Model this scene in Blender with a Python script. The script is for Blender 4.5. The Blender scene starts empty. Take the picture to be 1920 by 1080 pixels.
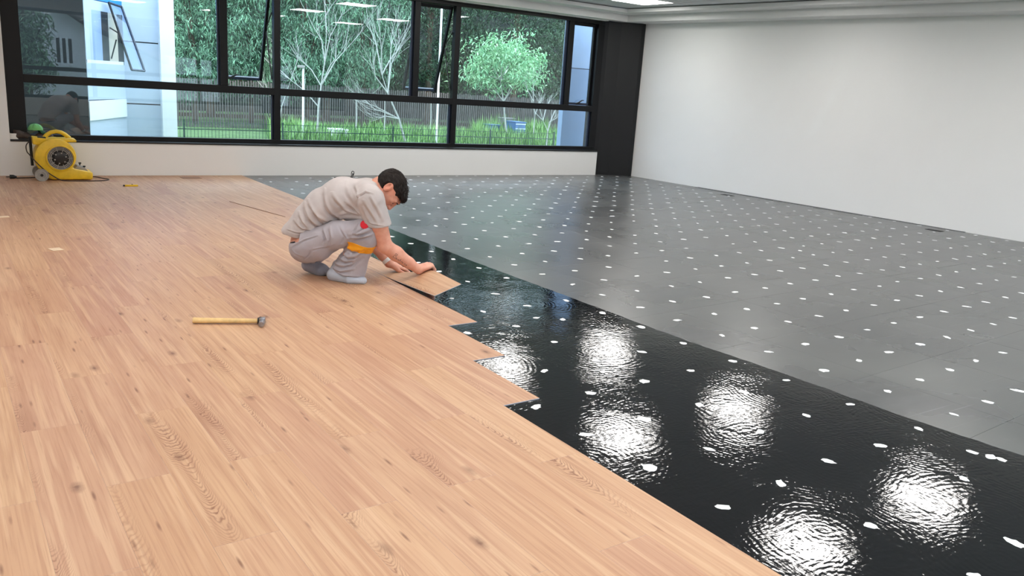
import bpy, bmesh, math, random
import numpy as np
from mathutils import Vector, Matrix

# ------------------------------------------------------------------ camera
FPX, PITCH, ROLL, EYE, YAW = 1524.046, 0.2397, 0.0670, 1.2, 0.5948
scene = bpy.context.scene
COL = scene.collection
cA, sA = math.cos(YAW), math.sin(YAW)


def cam2world(v):
    """camera-heading frame (x right, y ahead, z up) -> world (x along the window wall, y towards it)"""
    return Vector((v[0] * cA + v[1] * sA, -v[0] * sA + v[1] * cA, v[2]))


_c, _s, _cr, _sr = math.cos(PITCH), math.sin(PITCH), math.cos(ROLL), math.sin(ROLL)
_up0 = Vector((0, _s, _c))
_right = cam2world(Vector((_cr, 0, 0)) + _sr * _up0)
_up = cam2world(Vector((-_sr, 0, 0)) + _cr * _up0)
_back = cam2world(Vector((0, -_c, _s)))
cam_data = bpy.data.cameras.new('camera')
cam_data.sensor_width = 36.0
cam_data.lens = FPX / 1920 * 36.0
cam_data.clip_start = 0.05
cam = bpy.data.objects.new('camera', cam_data)
COL.objects.link(cam)
M = Matrix.Identity(4)
for i in range(3):
    M[i][0], M[i][1], M[i][2] = _right[i], _up[i], _back[i]
M[0][3], M[1][3], M[2][3] = 0, 0, EYE
cam.matrix_world = M
scene.camera = cam

# ------------------------------------------------------------------ world, exposure
world = bpy.data.worlds.new('world')
scene.world = world
world.use_nodes = True
_bg = world.node_tree.nodes['Background']
_bg.inputs[0].default_value = (0.80, 0.89, 1.0, 1)
_bg.inputs[1].default_value = 4.8
LAMP = 15.0
vs = scene.view_settings
vs.view_transform = 'Standard'
vs.look = 'None'
vs.exposure = 0.33
vs.gamma = 1.0
vs.use_curve_mapping = False
scene.cycles.max_bounces = 10
scene.cycles.diffuse_bounces = 5
scene.cycles.transparent_max_bounces = 24
scene.cycles.sample_clamp_indirect = 6.0


# ------------------------------------------------------------------ measuring helpers
def ray_cam(px, py):
    dx, dy = px - 960, py - 540
    u, v = dx * _cr + dy * _sr, -dx * _sr + dy * _cr
    return np.array([u, FPX * _c - v * _s, -FPX * _s - v * _c])


def ray_w(px, py):
    r = ray_cam(px, py)
    return np.array([r[0] * cA + r[1] * sA, -r[0] * sA + r[1] * cA, r[2]])


def onZ(px, py, z=0.0):
    r = ray_w(px, py)
    t = (z - EYE) / r[2]
    return Vector((r[0] * t, r[1] * t, z))


def onY(px, py, Y):
    r = ray_w(px, py)
    t = Y / r[1]
    return Vector((r[0] * t, Y, EYE + r[2] * t))


# ------------------------------------------------------------------ object helpers
def tag(o, label=None, cat=None, group=None, kind=None):
    if label: o['label'] = label
    if cat: o['category'] = cat
    if group: o['group'] = group
    if kind: o['kind'] = kind
    return o


def empty(name, loc=(0, 0, 0), rz=0.0, parent=None):
    o = bpy.data.objects.new(name, None)
    COL.objects.link(o)
    o.location = loc
    o.rotation_euler = (0, 0, rz)
    o.empty_display_size = 0.05
    if parent: o.parent = parent
    return o


def link(name, me, mat=None, parent=None, smooth=False):
    if mat is not None and not me.materials:
        me.materials.append(mat)
    if smooth:
        me.polygons.foreach_set('use_smooth', [True] * len(me.polygons))
    o = bpy.data.objects.new(name, me)
    COL.objects.link(o)
    if parent: o.parent = parent
    return o


class MB:
    """collects geometry for one mesh"""
    def __init__(self):
        self.v, self.f = [], []

    def add(self, vs_, fs_):
        b = len(self.v)
        self.v += [tuple(x) for x in vs_]
        self.f += [tuple(b + i for i in f) for f in fs_]
        return self

    def box(self, x0, x1, y0, y1, z0, z1):
        v = [(x, y, z) for x in (x0, x1) for y in (y0, y1) for z in (z0, z1)]
        return self.add(v, [(0, 1, 3, 2), (4, 6, 7, 5), (0, 4, 5, 1), (2, 3, 7, 6), (0, 2, 6, 4), (1, 5, 7, 3)])

    def prism(self, poly, z0, z1):
        """poly: ccw list of (x,y)"""
        n = len(poly)
        v = [(x, y, z0) for x, y in poly] + [(x, y, z1) for x, y in poly]
        f = [tuple(range(n - 1, -1, -1)), tuple(range(n, 2 * n))]
        f += [(i, (i + 1) % n, n + (i + 1) % n, n + i) for i in range(n)]
        return self.add(v, f)

    def prism_y(self, poly, y0, y1):
        """poly: list of (x,z), extruded along y"""
        n = len(poly)
        v = [(x, y0, z) for x, z in poly] + [(x, y1, z) for x, z in poly]
        f = [tuple(range(n)), tuple(range(2 * n - 1, n - 1, -1))]
        f += [((i + 1) % n, i, n + i, n + (i + 1) % n) for i in range(n)]
        return self.add(v, f)

    def tube(self, pts, r, n=8, cap=True):
        pts = [Vector(p) for p in pts]
        rs = r if isinstance(r, (list, tuple)) else [r] * len(pts)
        prev = None
        rings = []
        for i, p in enumerate(pts):
            a = pts[max(0, i - 1)]
            b = pts[min(len(pts) - 1, i + 1)]
            t = (b - a)
            if t.length < 1e-9: t = Vector((0, 0, 1))
            t.normalize()
            if prev is None:
                ref = Vector((0, 0, 1)) if abs(t.z) < 0.9 else Vector((1, 0, 0))
                nx = t.cross(ref).normalized()
            else:
                nx = (prev - t * prev.dot(t))
                nx = nx.normalized() if nx.length > 1e-6 else t.orthogonal().normalized()
            prev = nx
            ny = t.cross(nx)
            rings.append([p + (nx * math.cos(2 * math.pi * k / n) + ny * math.sin(2 * math.pi * k / n)) * rs[i] for k in range(n)])
        v = [q for ring in rings for q in ring]
        f = []
        for i in range(len(pts) - 1):
            for k in range(n):
                f.append((i * n + k, i * n + (k + 1) % n, (i + 1) * n + (k + 1) % n, (i + 1) * n + k))
        if cap:
            f.append(tuple(range(n - 1, -1, -1)))
            f.append(tuple(range((len(pts) - 1) * n, len(pts) * n)))
        return self.add(v, f)

    def lathe(self, prof, axis_o, axis_d, n=32, ref=None):
        """prof: list of (radius, height) along axis"""
        o = Vector(axis_o); d = Vector(axis_d).normalized()
        a = Vector(ref).normalized() if ref else d.orthogonal().normalized()
        b = d.cross(a)
        v = []
        for r, h in prof:
            for k in range(n):
                t = 2 * math.pi * k / n
                v.append(o + d * h + (a * math.cos(t) + b * math.sin(t)) * r)
        f = []
        for i in range(len(prof) - 1):
            for k in range(n):
                f.append((i * n + k, i * n + (k + 1) % n, (i + 1) * n + (k + 1) % n, (i + 1) * n + k))
        return self.add(v, f)

    def mesh(self, name):
        me = bpy.data.meshes.new(name)
        me.from_pydata([tuple(x) for x in self.v], [], self.f)
        me.update()
        return me

    def build(self, name, mat, parent=None, smooth=False, bevel=0.0, fix=True):
        me = self.mesh(name)
        if fix or bevel:
            bm = bmesh.new(); bm.from_mesh(me)
            if bevel:
                es = [e for e in bm.edges if len(e.link_faces) == 2 and e.calc_face_angle(0) > 0.6]
                bmesh.ops.bevel(bm, geom=es, offset=bevel, segments=2, affect='EDGES', profile=0.5)
            bmesh.ops.recalc_face_normals(bm, faces=bm.faces)
            bm.to_mesh(me); bm.free()
        o = link(name, me, mat, parent, smooth)
        if smooth:
            try:
                o.data.set_sharp_from_angle(angle=math.radians(38))
            except Exception:
                pass
        return o


# ------------------------------------------------------------------ material helpers
class NT:
    def __init__(self, name):
        self.m = bpy.data.materials.new(name)
        self.m.use_nodes = True
        self.t = self.m.node_tree
        self.b = self.t.nodes['Principled BSDF']
        self.out = self.t.nodes['Material Output']

    def n(self, typ, **kw):
        nd = self.t.nodes.new(typ)
        for k, v in kw.items():
            setattr(nd, k, v)
        return nd

    def put(self, sock, val):
        if isinstance(val, bpy.types.NodeSocket):
            self.t.links.new(val, sock)
        elif val is not None:
            if hasattr(sock, 'default_value') and isinstance(val, (tuple, list)) and len(val) == 3 and len(sock.default_value) == 4:
                val = (*val, 1)
            sock.default_value = val

    def math(self, op, a, b=None, c=None, clamp=False):
        nd = self.n('ShaderNodeMath', operation=op, use_clamp=clamp)
        self.put(nd.inputs[0], a)
        if b is not None: self.put(nd.inputs[1], b)
        if c is not None: self.put(nd.inputs[2], c)
        return nd.outputs[0]

    def vmath(self, op, a, b=None):
        nd = self.n('ShaderNodeVectorMath', operation=op)
        self.put(nd.inputs[0], a)
        if b is not None: self.put(nd.inputs[1], b)
        return nd.outputs[0]

    def mix(self, fac, a, b, mode='MIX'):
        nd = self.n('ShaderNodeMix', data_type='RGBA', blend_type=mode)
        self.put(nd.inputs[0], fac)
        self.put(nd.inputs[6], a)
        self.put(nd.inputs[7], b)
        return nd.outputs[2]

    def ramp(self, fac, stops, interp='LINEAR'):
        nd = self.n('ShaderNodeValToRGB')
        nd.color_ramp.interpolation = interp
        el = nd.color_ramp.elements
        while len(el) < len(stops): el.new(0.5)
        for e, (p, c) in zip(el, stops):
            e.position = p
            e.color = (*c, 1) if len(c) == 3 else c
        self.put(nd.inputs[0], fac)
        return nd.outputs[0]

    def noise(self, vec, scale, detail=4, rough=0.5, dist=0.0, out=0):
        nd = self.n('ShaderNodeTexNoise')
        if vec is not None: self.put(nd.inputs['Vector'], vec)
        nd.inputs['Scale'].default_value = scale
        nd.inputs['Detail'].default_value = detail
        nd.inputs['Roughness'].default_value = rough
        nd.inputs['Distortion'].default_value = dist
        return nd.outputs[out]

    def coord(self, kind='Object'):
        return self.n('ShaderNodeTexCoord').outputs[kind]

    def mapping(self, vec, scale=(1, 1, 1), loc=(0, 0, 0), rot=(0, 0, 0)):
        nd = self.n('ShaderNodeMapping')
        self.put(nd.inputs[0], vec)
        nd.inputs[1].default_value = loc
        nd.inputs[2].default_value = rot
        nd.inputs[3].default_value = scale
        return nd.outputs[0]

    def bump(self, h, strength=0.3, dist=0.01, normal=None):
        nd = self.n('ShaderNodeBump')
        nd.inputs['Strength'].default_value = strength
        nd.inputs['Distance'].default_value = dist
        self.put(nd.inputs['Height'], h)
        if normal is not None: self.put(nd.inputs['Normal'], normal)
        self.t.links.new(nd.outputs[0], self.b.inputs['Normal'])
        return nd.outputs[0]

    def set(self, color=None, rough=None, metal=None, spec=None, coat=None, coat_rough=None):
        b = self.b.inputs
        if color is not None: self.put(b['Base Color'], color)
        if rough is not None: self.put(b['Roughness'], rough)
        if metal is not None: self.put(b['Metallic'], metal)
        if spec is not None: self.put(b['Specular IOR Level'], spec)
        if coat is not None: self.put(b['Coat Weight'], coat)
        if coat_rough is not None: self.put(b['Coat Roughness'], coat_rough)
        return self.m


def srgb(r, g, b):
    def f(c):
        c /= 255.0
        return c / 12.92 if c <= 0.04045 else ((c + 0.055) / 1.055) ** 2.4
    return (f(r), f(g), f(b))


def simple(name, col, rough=0.5, metal=0.0, var=0.08, nscale=6.0, bump=0.0, bscale=60.0, spec=None):
    m = NT(name)
    co = m.coord()
    nz = m.noise(co, nscale, 5, 0.6)
    lo = tuple(c * (1 - var) for c in col)
    hi = tuple(min(1, c * (1 + var)) for c in col)
    m.set(color=m.ramp(nz, [(0.3, lo), (0.7, hi)]), rough=rough, metal=metal, spec=spec)
    if bump:
        m.bump(m.noise(co, bscale, 3, 0.6), bump, 0.002)
    return m.m


MAT = {}
MAT['wall'] = simple('white_plaster', srgb(236, 236, 235), 0.75, var=0.012, nscale=1.5, bump=0.06, bscale=180)
MAT['cove'] = simple('white_gypsum', srgb(226, 226, 226), 0.8, var=0.012, nscale=1.5)
MAT['tile'] = simple('mineral_fibre', srgb(205, 206, 210), 0.85, var=0.02, nscale=40)
MAT['black_paint'] = simple('black_wall_paint', srgb(10, 12, 17), 0.6, var=0.06, nscale=3)
MAT['black_alu'] = simple('black_aluminium', srgb(8, 9, 13), 0.45, var=0.1, nscale=5, spec=.3)
MAT['alu_daylit'] = simple('daylit_blue_aluminium', srgb(36, 46, 68), 0.4, var=0.06, nscale=5)  # bluer copy of the black frame, daylight put into the colour
MAT['sill'] = simple('black_sill_stone', srgb(13, 14, 17), 0.35, var=0.2, nscale=9, bump=0.15, bscale=14)
MAT['black_rubber'] = simple('black_rubber', srgb(22, 22, 23), 0.6, var=0.15)
MAT['grey_plastic'] = simple('dusty_grey_plastic', srgb(150, 146, 140), 0.6, var=0.15, nscale=30)
MAT['dark_metal'] = simple('dark_metal', srgb(52, 50, 50), 0.4, 0.6, var=0.2, nscale=30)


# ------------------------------------------------------------------ floor materials
def mat_plank():
    m = NT('pine_print_vinyl')
    rnd = m.n('ShaderNodeObjectInfo').outputs['Random']
    co = m.coord()
    sep = m.n('ShaderNodeSeparateXYZ'); m.put(sep.inputs[0], co)
    x, y = sep.outputs[0], sep.outputs[1]
    r1 = m.math('MULTIPLY', rnd, 61.0)
    r2 = m.math('FRACT', m.math('MULTIPLY', rnd, 17.31))
    r3 = m.math('FRACT', m.math('MULTIPLY', rnd, 47.77))
    r4 = m.math('FRACT', m.math('MULTIPLY', rnd, 91.13))
    xs = m.math('ADD', x, r1)
    comb = m.n('ShaderNodeCombineXYZ'); m.put(comb.inputs[0], xs); m.put(comb.inputs[1], y); m.put(comb.inputs[2], r1)
    P = comb.outputs[0]
    lowx = m.noise(m.mapping(P, (3.0, 9.0, 1)), 1.0, 2, 0.5)
    wob = m.math('MULTIPLY', m.math('SUBTRACT', lowx, 0.5), 0.10)
    fine_w = m.math('MULTIPLY', m.math('SUBTRACT', m.noise(m.mapping(P, (22, 70, 1)), 1.0, 3, 0.6), 0.5), 0.020)
    y0 = m.math('MULTIPLY', m.math('SUBTRACT', r2, 0.5), 0.11)
    dy = m.math('ADD', m.math('SUBTRACT', y, y0), wob)
    q = m.math('ADD', m.math('ADD', xs, m.math('MULTIPLY', m.math('MULTIPLY', dy, dy), 62.0)), fine_w)
    q = m.math('ADD', q, m.math('MULTIPLY', m.noise(m.mapping(P, (7, 14, 1), loc=(1, 4, 2)), 1.0, 3, .55), 0.16))
    lam = m.math('MULTIPLY_ADD', r3, 0.014, 0.015)
    wave = m.math('SINE', m.math('DIVIDE', m.math('MULTIPLY', q, 6.2832), lam))
    wave = m.math('MULTIPLY_ADD', wave, 0.5, 0.5)
    arch = m.math('POWER', wave, 3.0)
    ady = m.math('ABSOLUTE', dy)
    near = m.math('SUBTRACT', 1.0, m.math('DIVIDE', ady, 0.046), clamp=True)
    patch = m.ramp(m.noise(m.mapping(P, (2.2, 2.0, 1)), 1.0, 1, 0.4), [(0.47, (0, 0, 0)), (0.60, (1, 1, 1))])
    archf = m.math('MULTIPLY', m.math('MULTIPLY', arch, near), patch)
    # straight streaks
    st = m.noise(m.mapping(P, (2.2, 95, 1)), 1.0, 4, 0.55)
    st2 = m.noise(m.mapping(P, (5.0, 240, 1)), 1.0, 3, 0.6)
    st3 = m.noise(m.mapping(P, (1.3, 38, 1), loc=(5, 2, 0)), 1.0, 2, 0.5)
    tone = m.noise(m.mapping(P, (1.6, 14, 1)), 1.0, 3, 0.5)
    base = m.ramp(tone, [(0.26, srgb(174, 131, 106)), (0.5, srgb(193, 152, 124)), (0.74, srgb(205, 168, 136))])
    warm = m.mix(m.math('MULTIPLY', r4, 0.75), base, srgb(180, 133, 108))
    yellowish = m.mix(m.math('MULTIPLY', r3, 0.5), warm, srgb(207, 169, 129))  # some boards drift to a yellower tone
    c1 = m.mix(m.ramp(st, [(0.46, (0, 0, 0)), (0.70, (0.46, 0.46, 0.46))]), yellowish, srgb(161, 114, 89))
    c1 = m.mix(m.ramp(st3, [(0.54, (0, 0, 0)), (0.66, (0.5, 0.5, 0.5))]), c1, srgb(215, 179, 145))
    c2 = m.mix(m.ramp(st2, [(0.54, (0, 0, 0)), (0.74, (0.34, 0.34, 0.34))]), c1, srgb(150, 102, 77))
    c3 = m.mix(m.math('MULTIPLY', archf, 0.85), c2, srgb(122, 74, 54))
    # knots and short dark flecks
    vo = m.n('ShaderNodeTexVoronoi', feature='F1')
    m.put(vo.inputs['Vector'], m.mapping(P, (2.6, 5.6, 1)))
    vo.inputs['Scale'].default_value = 1.0
    kn = m.math('ADD', vo.outputs['Distance'], m.math('MULTIPLY', m.noise(m.mapping(P, (60, 60, 1)), 1.0, 2, 0.5), 0.05))
    knot = m.ramp(kn, [(0.05, (1, 1, 1)), (0.08, (0.5, 0.5, 0.5)), (0.15, (0, 0, 0))])
    c4 = m.mix(m.math('MULTIPLY', knot, 0.8), c3, srgb(100, 58, 44))
    vo2 = m.n('ShaderNodeTexVoronoi', feature='F1')
    m.put(vo2.inputs['Vector'], m.mapping(P, (4.2, 26, 1), loc=(3, 7, 0)))
    vo2.inputs['Scale'].default_value = 1.0
    fl = m.math('MULTIPLY', m.ramp(vo2.outputs['Distance'], [(0.05, (0.75, 0.75, 0.75)), (0.16, (0, 0, 0))]), m.ramp(m.noise(m.mapping(P, (3, 9, 1)), 1.0, 1, .5), [(.48, (0, 0, 0)), (.56, (1, 1, 1))]))
    c5 = m.mix(fl, c4, srgb(112, 68, 50))
    m.set(color=c5, rough=m.math('MULTIPLY_ADD', st, 0.10, 0.38), spec=0.3)
    m.bump(m.math('ADD', m.math('MULTIPLY', st2, 0.5), m.math('MULTIPLY', archf, -0.6)), 0.10, 0.0006)
    return m.m


MAT['plank'] = mat_plank()
MAT['plank_core'] = simple('vinyl_core', srgb(205, 205, 214), 0.5, var=0.03)


def mat_panel():
    m = NT('bare_raised_floor_panel')
    rnd = m.n('ShaderNodeObjectInfo').outputs['Random']
    geo = m.n('ShaderNodeNewGeometry').outputs['Position']
    n1 = m.noise(geo, 1.3, 3, 0.5)
    n2 = m.noise(m.mapping(geo, (1.8, 6, 1), rot=(0, 0, 0.6)), 1.0, 3, 0.55)
    n3 = m.noise(m.mapping(geo, (9, 2.2, 1), rot=(0, 0, -0.25)), 1.0, 3, 0.5)
    c = m.ramp(n1, [(0.3, srgb(80, 82, 83)), (0.7, srgb(99, 100, 99))])
    c = m.mix(m.ramp(n2, [(0.52, (0, 0, 0)), (0.78, (0.24, 0.24, 0.24))]), c, srgb(118, 120, 120))
    c = m.mix(m.ramp(n3, [(0.64, (0, 0, 0)), (0.86, (0.28, 0.28, 0.28))]), c, srgb(138, 140, 141))
    c = m.mix(m.math('MULTIPLY', rnd, 0.25), c, srgb(76, 77, 78))
    for rot, loc in ((0.35, 1.0), (-0.6, 4.0), (1.1, 7.0)):
        sc_ = m.noise(m.mapping(geo, (1.1, 120, 1), rot=(0, 0, rot), loc=(loc, loc, 0)), 1.0, 2, 0.5)
        c = m.mix(m.ramp(sc_, [(0.70, (0, 0, 0)), (0.76, (0.35, 0.35, 0.35))]), c, srgb(150, 153, 155))
    m.set(color=c, rough=m.math('MULTIPLY_ADD', n1, 0.14, 0.21), spec=0.5)
    return m.m


def mat_glue():
    m = NT('wet_black_adhesive')
    geo = m.n('ShaderNodeNewGeometry').outputs['Position']
    # trowel sweeps: arcs around scattered centres, broken up by finer ripples
    vo = m.n('ShaderNodeTexVoronoi', feature='F1', voronoi_dimensions='2D')
    wn = m.noise(geo, 2.5, 2, 0.5, out=1)
    sc = m.n('ShaderNodeVectorMath', operation='SCALE'); m.put(sc.inputs[0], wn); sc.inputs['Scale'].default_value = 0.16
    wp = m.vmath('ADD', geo, sc.outputs[0])
    m.put(vo.inputs['Vector'], wp); vo.inputs['Scale'].default_value = 2.3
    arcs = m.math('SINE', m.math('MULTIPLY', vo.outputs['Distance'], 130.0))
    f1 = m.noise(m.mapping(wp, (20, 66, 1), rot=(0, 0, 0.45)), 1.0, 1.5, 0.5)
    f2 = m.noise(m.mapping(wp, (60, 18, 1), rot=(0, 0, 0.75)), 1.0, 1.5, 0.5)
    f3 = m.noise(wp, 190, 2, 0.6)
    low = m.noise(geo, 6, 2, 0.5)
    h = m.math('ADD', m.math('MULTIPLY', arcs, 0.09), m.math('ADD', m.math('MULTIPLY', f1, 1.0), m.math('ADD', m.math('MULTIPLY', f2, 0.6), m.math('ADD', m.math('MULTIPLY', f3, 0.14), m.math('MULTIPLY', low, 1.5)))))
    m.set(color=srgb(13, 15, 19), rough=0.045, spec=1.0)
    m.bump(h, 1.0, 0.00052)
    return m.m


MAT['panel'] = mat_panel()
MAT['glue'] = mat_glue()
MAT['filler'] = simple('white_filler_paste', srgb(240, 242, 244), 0.7, var=0.05, nscale=90, bump=0.3, bscale=150)
MAT['slab'] = simple('grey_screed', srgb(82, 84, 86), 0.5, var=0.1, nscale=3)


def mat_glass(name, tint, refl=0.04):
    m = NT(name)
    m.t.nodes.remove(m.b)
    lw = m.n('ShaderNodeLayerWeight'); lw.inputs[0].default_value = 0.5
    p5 = m.math('POWER', lw.outputs['Facing'], 5.0)
    fac = m.math('MULTIPLY_ADD', p5, 0.9, refl, clamp=True)
    tr = m.n('ShaderNodeBsdfTransparent'); tr.inputs[0].default_value = (*tint, 1)
    gl = m.n('ShaderNodeBsdfGlossy'); gl.inputs['Roughness'].default_value = 0.0
    gl.inputs[0].default_value = (1, 1, 1, 1)
    mx = m.n('ShaderNodeMixShader')
    m.put(mx.inputs[0], fac)
    m.t.links.new(tr.outputs[0], mx.inputs[1]); m.t.links.new(gl.outputs[0], mx.inputs[2])
    m.t.links.new(mx.outputs[0], m.out.inputs[0])
    return m.m


MAT['glass'] = mat_glass('teal_tinted_glass', (0.845, 0.925, 0.955), 0.05)
MAT['clear_glass'] = mat_glass('clear_glass', (0.95, 0.98, 0.98), 0.04)
MAT['blue_glass'] = mat_glass('bluish_glass', (0.62, 0.74, 0.90), 0.06)


def mat_emit(name, col, strength):
    m = NT(name)
    m.set(color=(0.9, 0.9, 0.9))
    m.put(m.b.inputs['Emission Color'], col)
    m.b.inputs['Emission Strength'].default_value = strength
    return m.m


MAT['led'] = mat_emit('led_diffuser', (1.0, 0.965, 0.925), LAMP)
MAT['white_metal'] = simple('white_painted_metal', srgb(228, 228, 228), 0.45, var=0.03)

# ------------------------------------------------------------------ room dimensions
YW, YF = 9.78, 9.90                 # inner face of the window wall, plane of the glazing
SOFFIT, STEP, CEIL = 2.27, 2.36, 2.42
XL, YB = -4.0, -0.50                # left wall, wall behind the camera
RA, RB = Vector((8.61, 9.77)), Vector((9.12, 3.79))      # foot of the right wall


def right_x(y):
    return RA.x + (RB.x - RA.x) * (y - RA.y) / (RB.y - RA.y)


rdir = (RB - RA).normalized()
rnrm = Vector((-rdir.y, rdir.x))    # points away from the room
if rnrm.x < 0: rnrm = -rnrm

# ------------------------------------------------------------------ floor
floor = tag(MB().box(XL - .2, 9.9, YB - .2, YW + .02, -0.15, -0.012).box(XL - .2, 1.30, YB - .2, YW + .02, -0.0119, 0.0).build('floor', MAT['slab']), 'bare grey screed under the boards and panels', kind='structure')

PA = math.radians(-88.222)          # direction the boards run
U = Vector((math.cos(PA), math.sin(PA))); N = Vector((-U.y, U.x))
PL, PW = 0.970, 0.1755
N0, TIP0 = 1.735, -2.40             # right edge of row -1 / left edge of row 0, its end


def un(u, n, z=0.0):
    p = U * u + N * n
    return Vector((p.x, p.y, z))


# raised-floor panels: two filler spots each way
G0, GS, GA = Vector((3.0735, 1.2750)), 0.30410, math.radians(4.0445)
GI = -Vector((math.cos(GA), math.sin(GA))); GJ = Vector((-math.sin(GA), math.cos(GA)))


def grid(i, j):
    p = G0 + GI * (GS * i) + GJ * (GS * j)
    return p


pm_ = MB().box(-GS + .0004, GS - .0004, -GS + .0004, GS - .0004, -0.0119, 0.0).mesh('floor_panel')
bm = bmesh.new(); bm.from_mesh(pm_)
bmesh.ops.recalc_face_normals(bm, faces=bm.faces)
bmesh.ops.bevel(bm, geom=[e for e in bm.edges if all(v.co.z > -0.001 for v in e.verts)], offset=0.0007, segments=1, affect='EDGES')
bm.to_mesh(pm_); bm.free()
pm_.materials.append(MAT['panel'])
for a in range(-12, 4):
    for b in range(-3, 16):
        c = grid(2 * a + 1.5, 2 * b + 1.5)
        if c.y > YW + .25 or c.y < 0.2 or c.x < 1.55 or c.x > right_x(c.y) + .27: continue
        o = link('floor_panel', pm_, parent=floor)
        o.location = (c.x, c.y, 0); o.rotation_euler = (0, 0, GA)

# wet adhesive band
edge = [(-7.0, 3.00), (-6.1, 3.075), (-5.4, 3.07), (-4.78, 3.062), (-4.2, 3.07), (-3.62, 3.085), (-3.1, 3.09), (-2.71, 3.10), (-2.14, 3.15), (-1.57, 3.172), (-1.15, 3.225), (-0.6, 3.27), (0.3, 3.33)]
rg = random.Random(5)
fine = []
for (u0, n0), (u1, n1) in zip(edge[:-1], edge[1:]):
    k = max(2, int((u1 - u0) / 0.05))
    for t in range(k):
        fine.append((u0 + (u1 - u0) * t / k, n0 + (n1 - n0) * t / k + rg.uniform(-.004, .004)))
fine.append(edge[-1])
poly = [un(u, n).to_2d() for u, n in fine] + [un(0.3, 1.66).to_2d(), un(-2.9, 1.66).to_2d(), un(-4.0, 2.05).to_2d(), un(-5.6, 2.38).to_2d(), un(-7.0, 2.92).to_2d()]
mbg = MB().prism([(p.x, p.y) for p in poly], 0.00005, 0.0007)
tag(mbg.build('wet_adhesive', MAT['glue']), 'glossy black wet adhesive band spread beside the wood boards', 'adhesive', kind='stuff')

# vinyl boards
plank_me = MB().box(0, PL - .0004, 0.0001, PW - .0001, 0.0, 0.0030).mesh('vinyl_plank')
bm = bmesh.new(); bm.from_mesh(plank_me)
bmesh.ops.recalc_face_normals(bm, faces=bm.faces)
bmesh.ops.bevel(bm, geom=[e for e in bm.edges if all(v.co.z > 0.002 for v in e.verts)], offset=0.0002, segments=1, affect='EDGES')
bm.to_mesh(plank_me); bm.free()
plank_me.materials.append(MAT['plank']); plank_me.materials.append(MAT['plank_core'])
for f in plank_me.polygons:
    f.material_index = 0 if f.normal.z > 0.3 else 1
tip = {0: -2.405, 1: -2.905, 2: -3.42, 4: -5.31, 5: -5.81, 6: -6.28}
rp = random.Random(11)


def plank_mesh_len(L):
    me = plank_me.copy()
    for v in me.vertices:
        if v.co.x > 0.5 * PL: v.co.x -= (PL - L)
    return me


def in_view(p, pad=120):
    """is a floor point inside the picture, with some margin"""
    x, y = p.x * cA - p.y * sA, p.x * sA + p.y * cA
    z = -EYE + p.z
    d = y * _c - z * _s
    if d < 0.25: return False
    u_, v_ = x / d * FPX, -(y * _s + z * _c) / d * FPX
    X, Y = 960 + u_ * _cr - v_ * _sr, 540 + u_ * _sr + v_ * _cr
    return -pad < X < 1920 + pad and -pad < Y < 1080 + pad


for k in range(-30, 7):
    n0 = N0 + PW * k
    if k in tip:
        end = tip[k]
    elif k == 3:
        end = -2.905 - 2 * PL + .005
    else:
        end = (TIP0 if k % 2 == 0 else -2.905 + PL) + 4 * PL
    first = True
    x1 = end
    for q in range(16):
        x0 = x1 - PL
        corners = [un(x0, n0), un(x1, n0), un(x0, n0 + PW), un(x1, n0 + PW), un((x0 + x1) / 2, n0 + PW / 2)]
        far = max(c.y for c in corners)
        L = PL
        if min(c.y for c in corners) > YW - 0.02: break
        if far > YW - 0.004:
            L = PL - (far - (YW - 0.004)); 
        if any(in_view(c) for c in corners) and corners[4].x > XL:
            me = plank_me if L == PL else plank_mesh_len(L)
            o = link('vinyl_plank', me, parent=floor)
            p = un(x1 - L, n0, 0.0009)
            o.location = p; o.rotation_euler = (0, 0, PA)
        x1 = x0

# filler spots (white paste over the fixing holes)
rs = random.Random(3)
spot_meshes = []
for s in range(9):
    nv = 14
    a, b = rs.uniform(.019, .026), rs.uniform(.014, .020)
    pts = []
    for t in range(nv):
        an = 2 * math.pi * t / nv
        rr = rs.uniform(.85, 1.12)
        if rs.random() < .18: rr *= 1.25
        pts.append((a * rr * math.cos(an), b * rr * math.sin(an)))
    mb = MB()
    v = [(x, y, 0.0) for x, y in pts] + [(x * .8, y * .8, 0.0013) for x, y in pts]
    f = [((i + 1) % nv, i, nv + i, nv + (i + 1) % nv)[::-1] for i in range(nv)] + [tuple(range(nv, 2 * nv))]
    mb.add(v, f)
    me = mb.mesh('filler_spot'); me.materials.append(MAT['filler'])
    spot_meshes.append(me)


def covered(p):
    q = Vector((p.x, p.y)); u, n = q.dot(U), q.dot(N)
    k = math.floor((n - N0) / PW)
    if k < 0: return True
    if k > 6: return False
    t = -4.0 if k == 3 else tip[k]
    return u < t + 0.02


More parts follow.
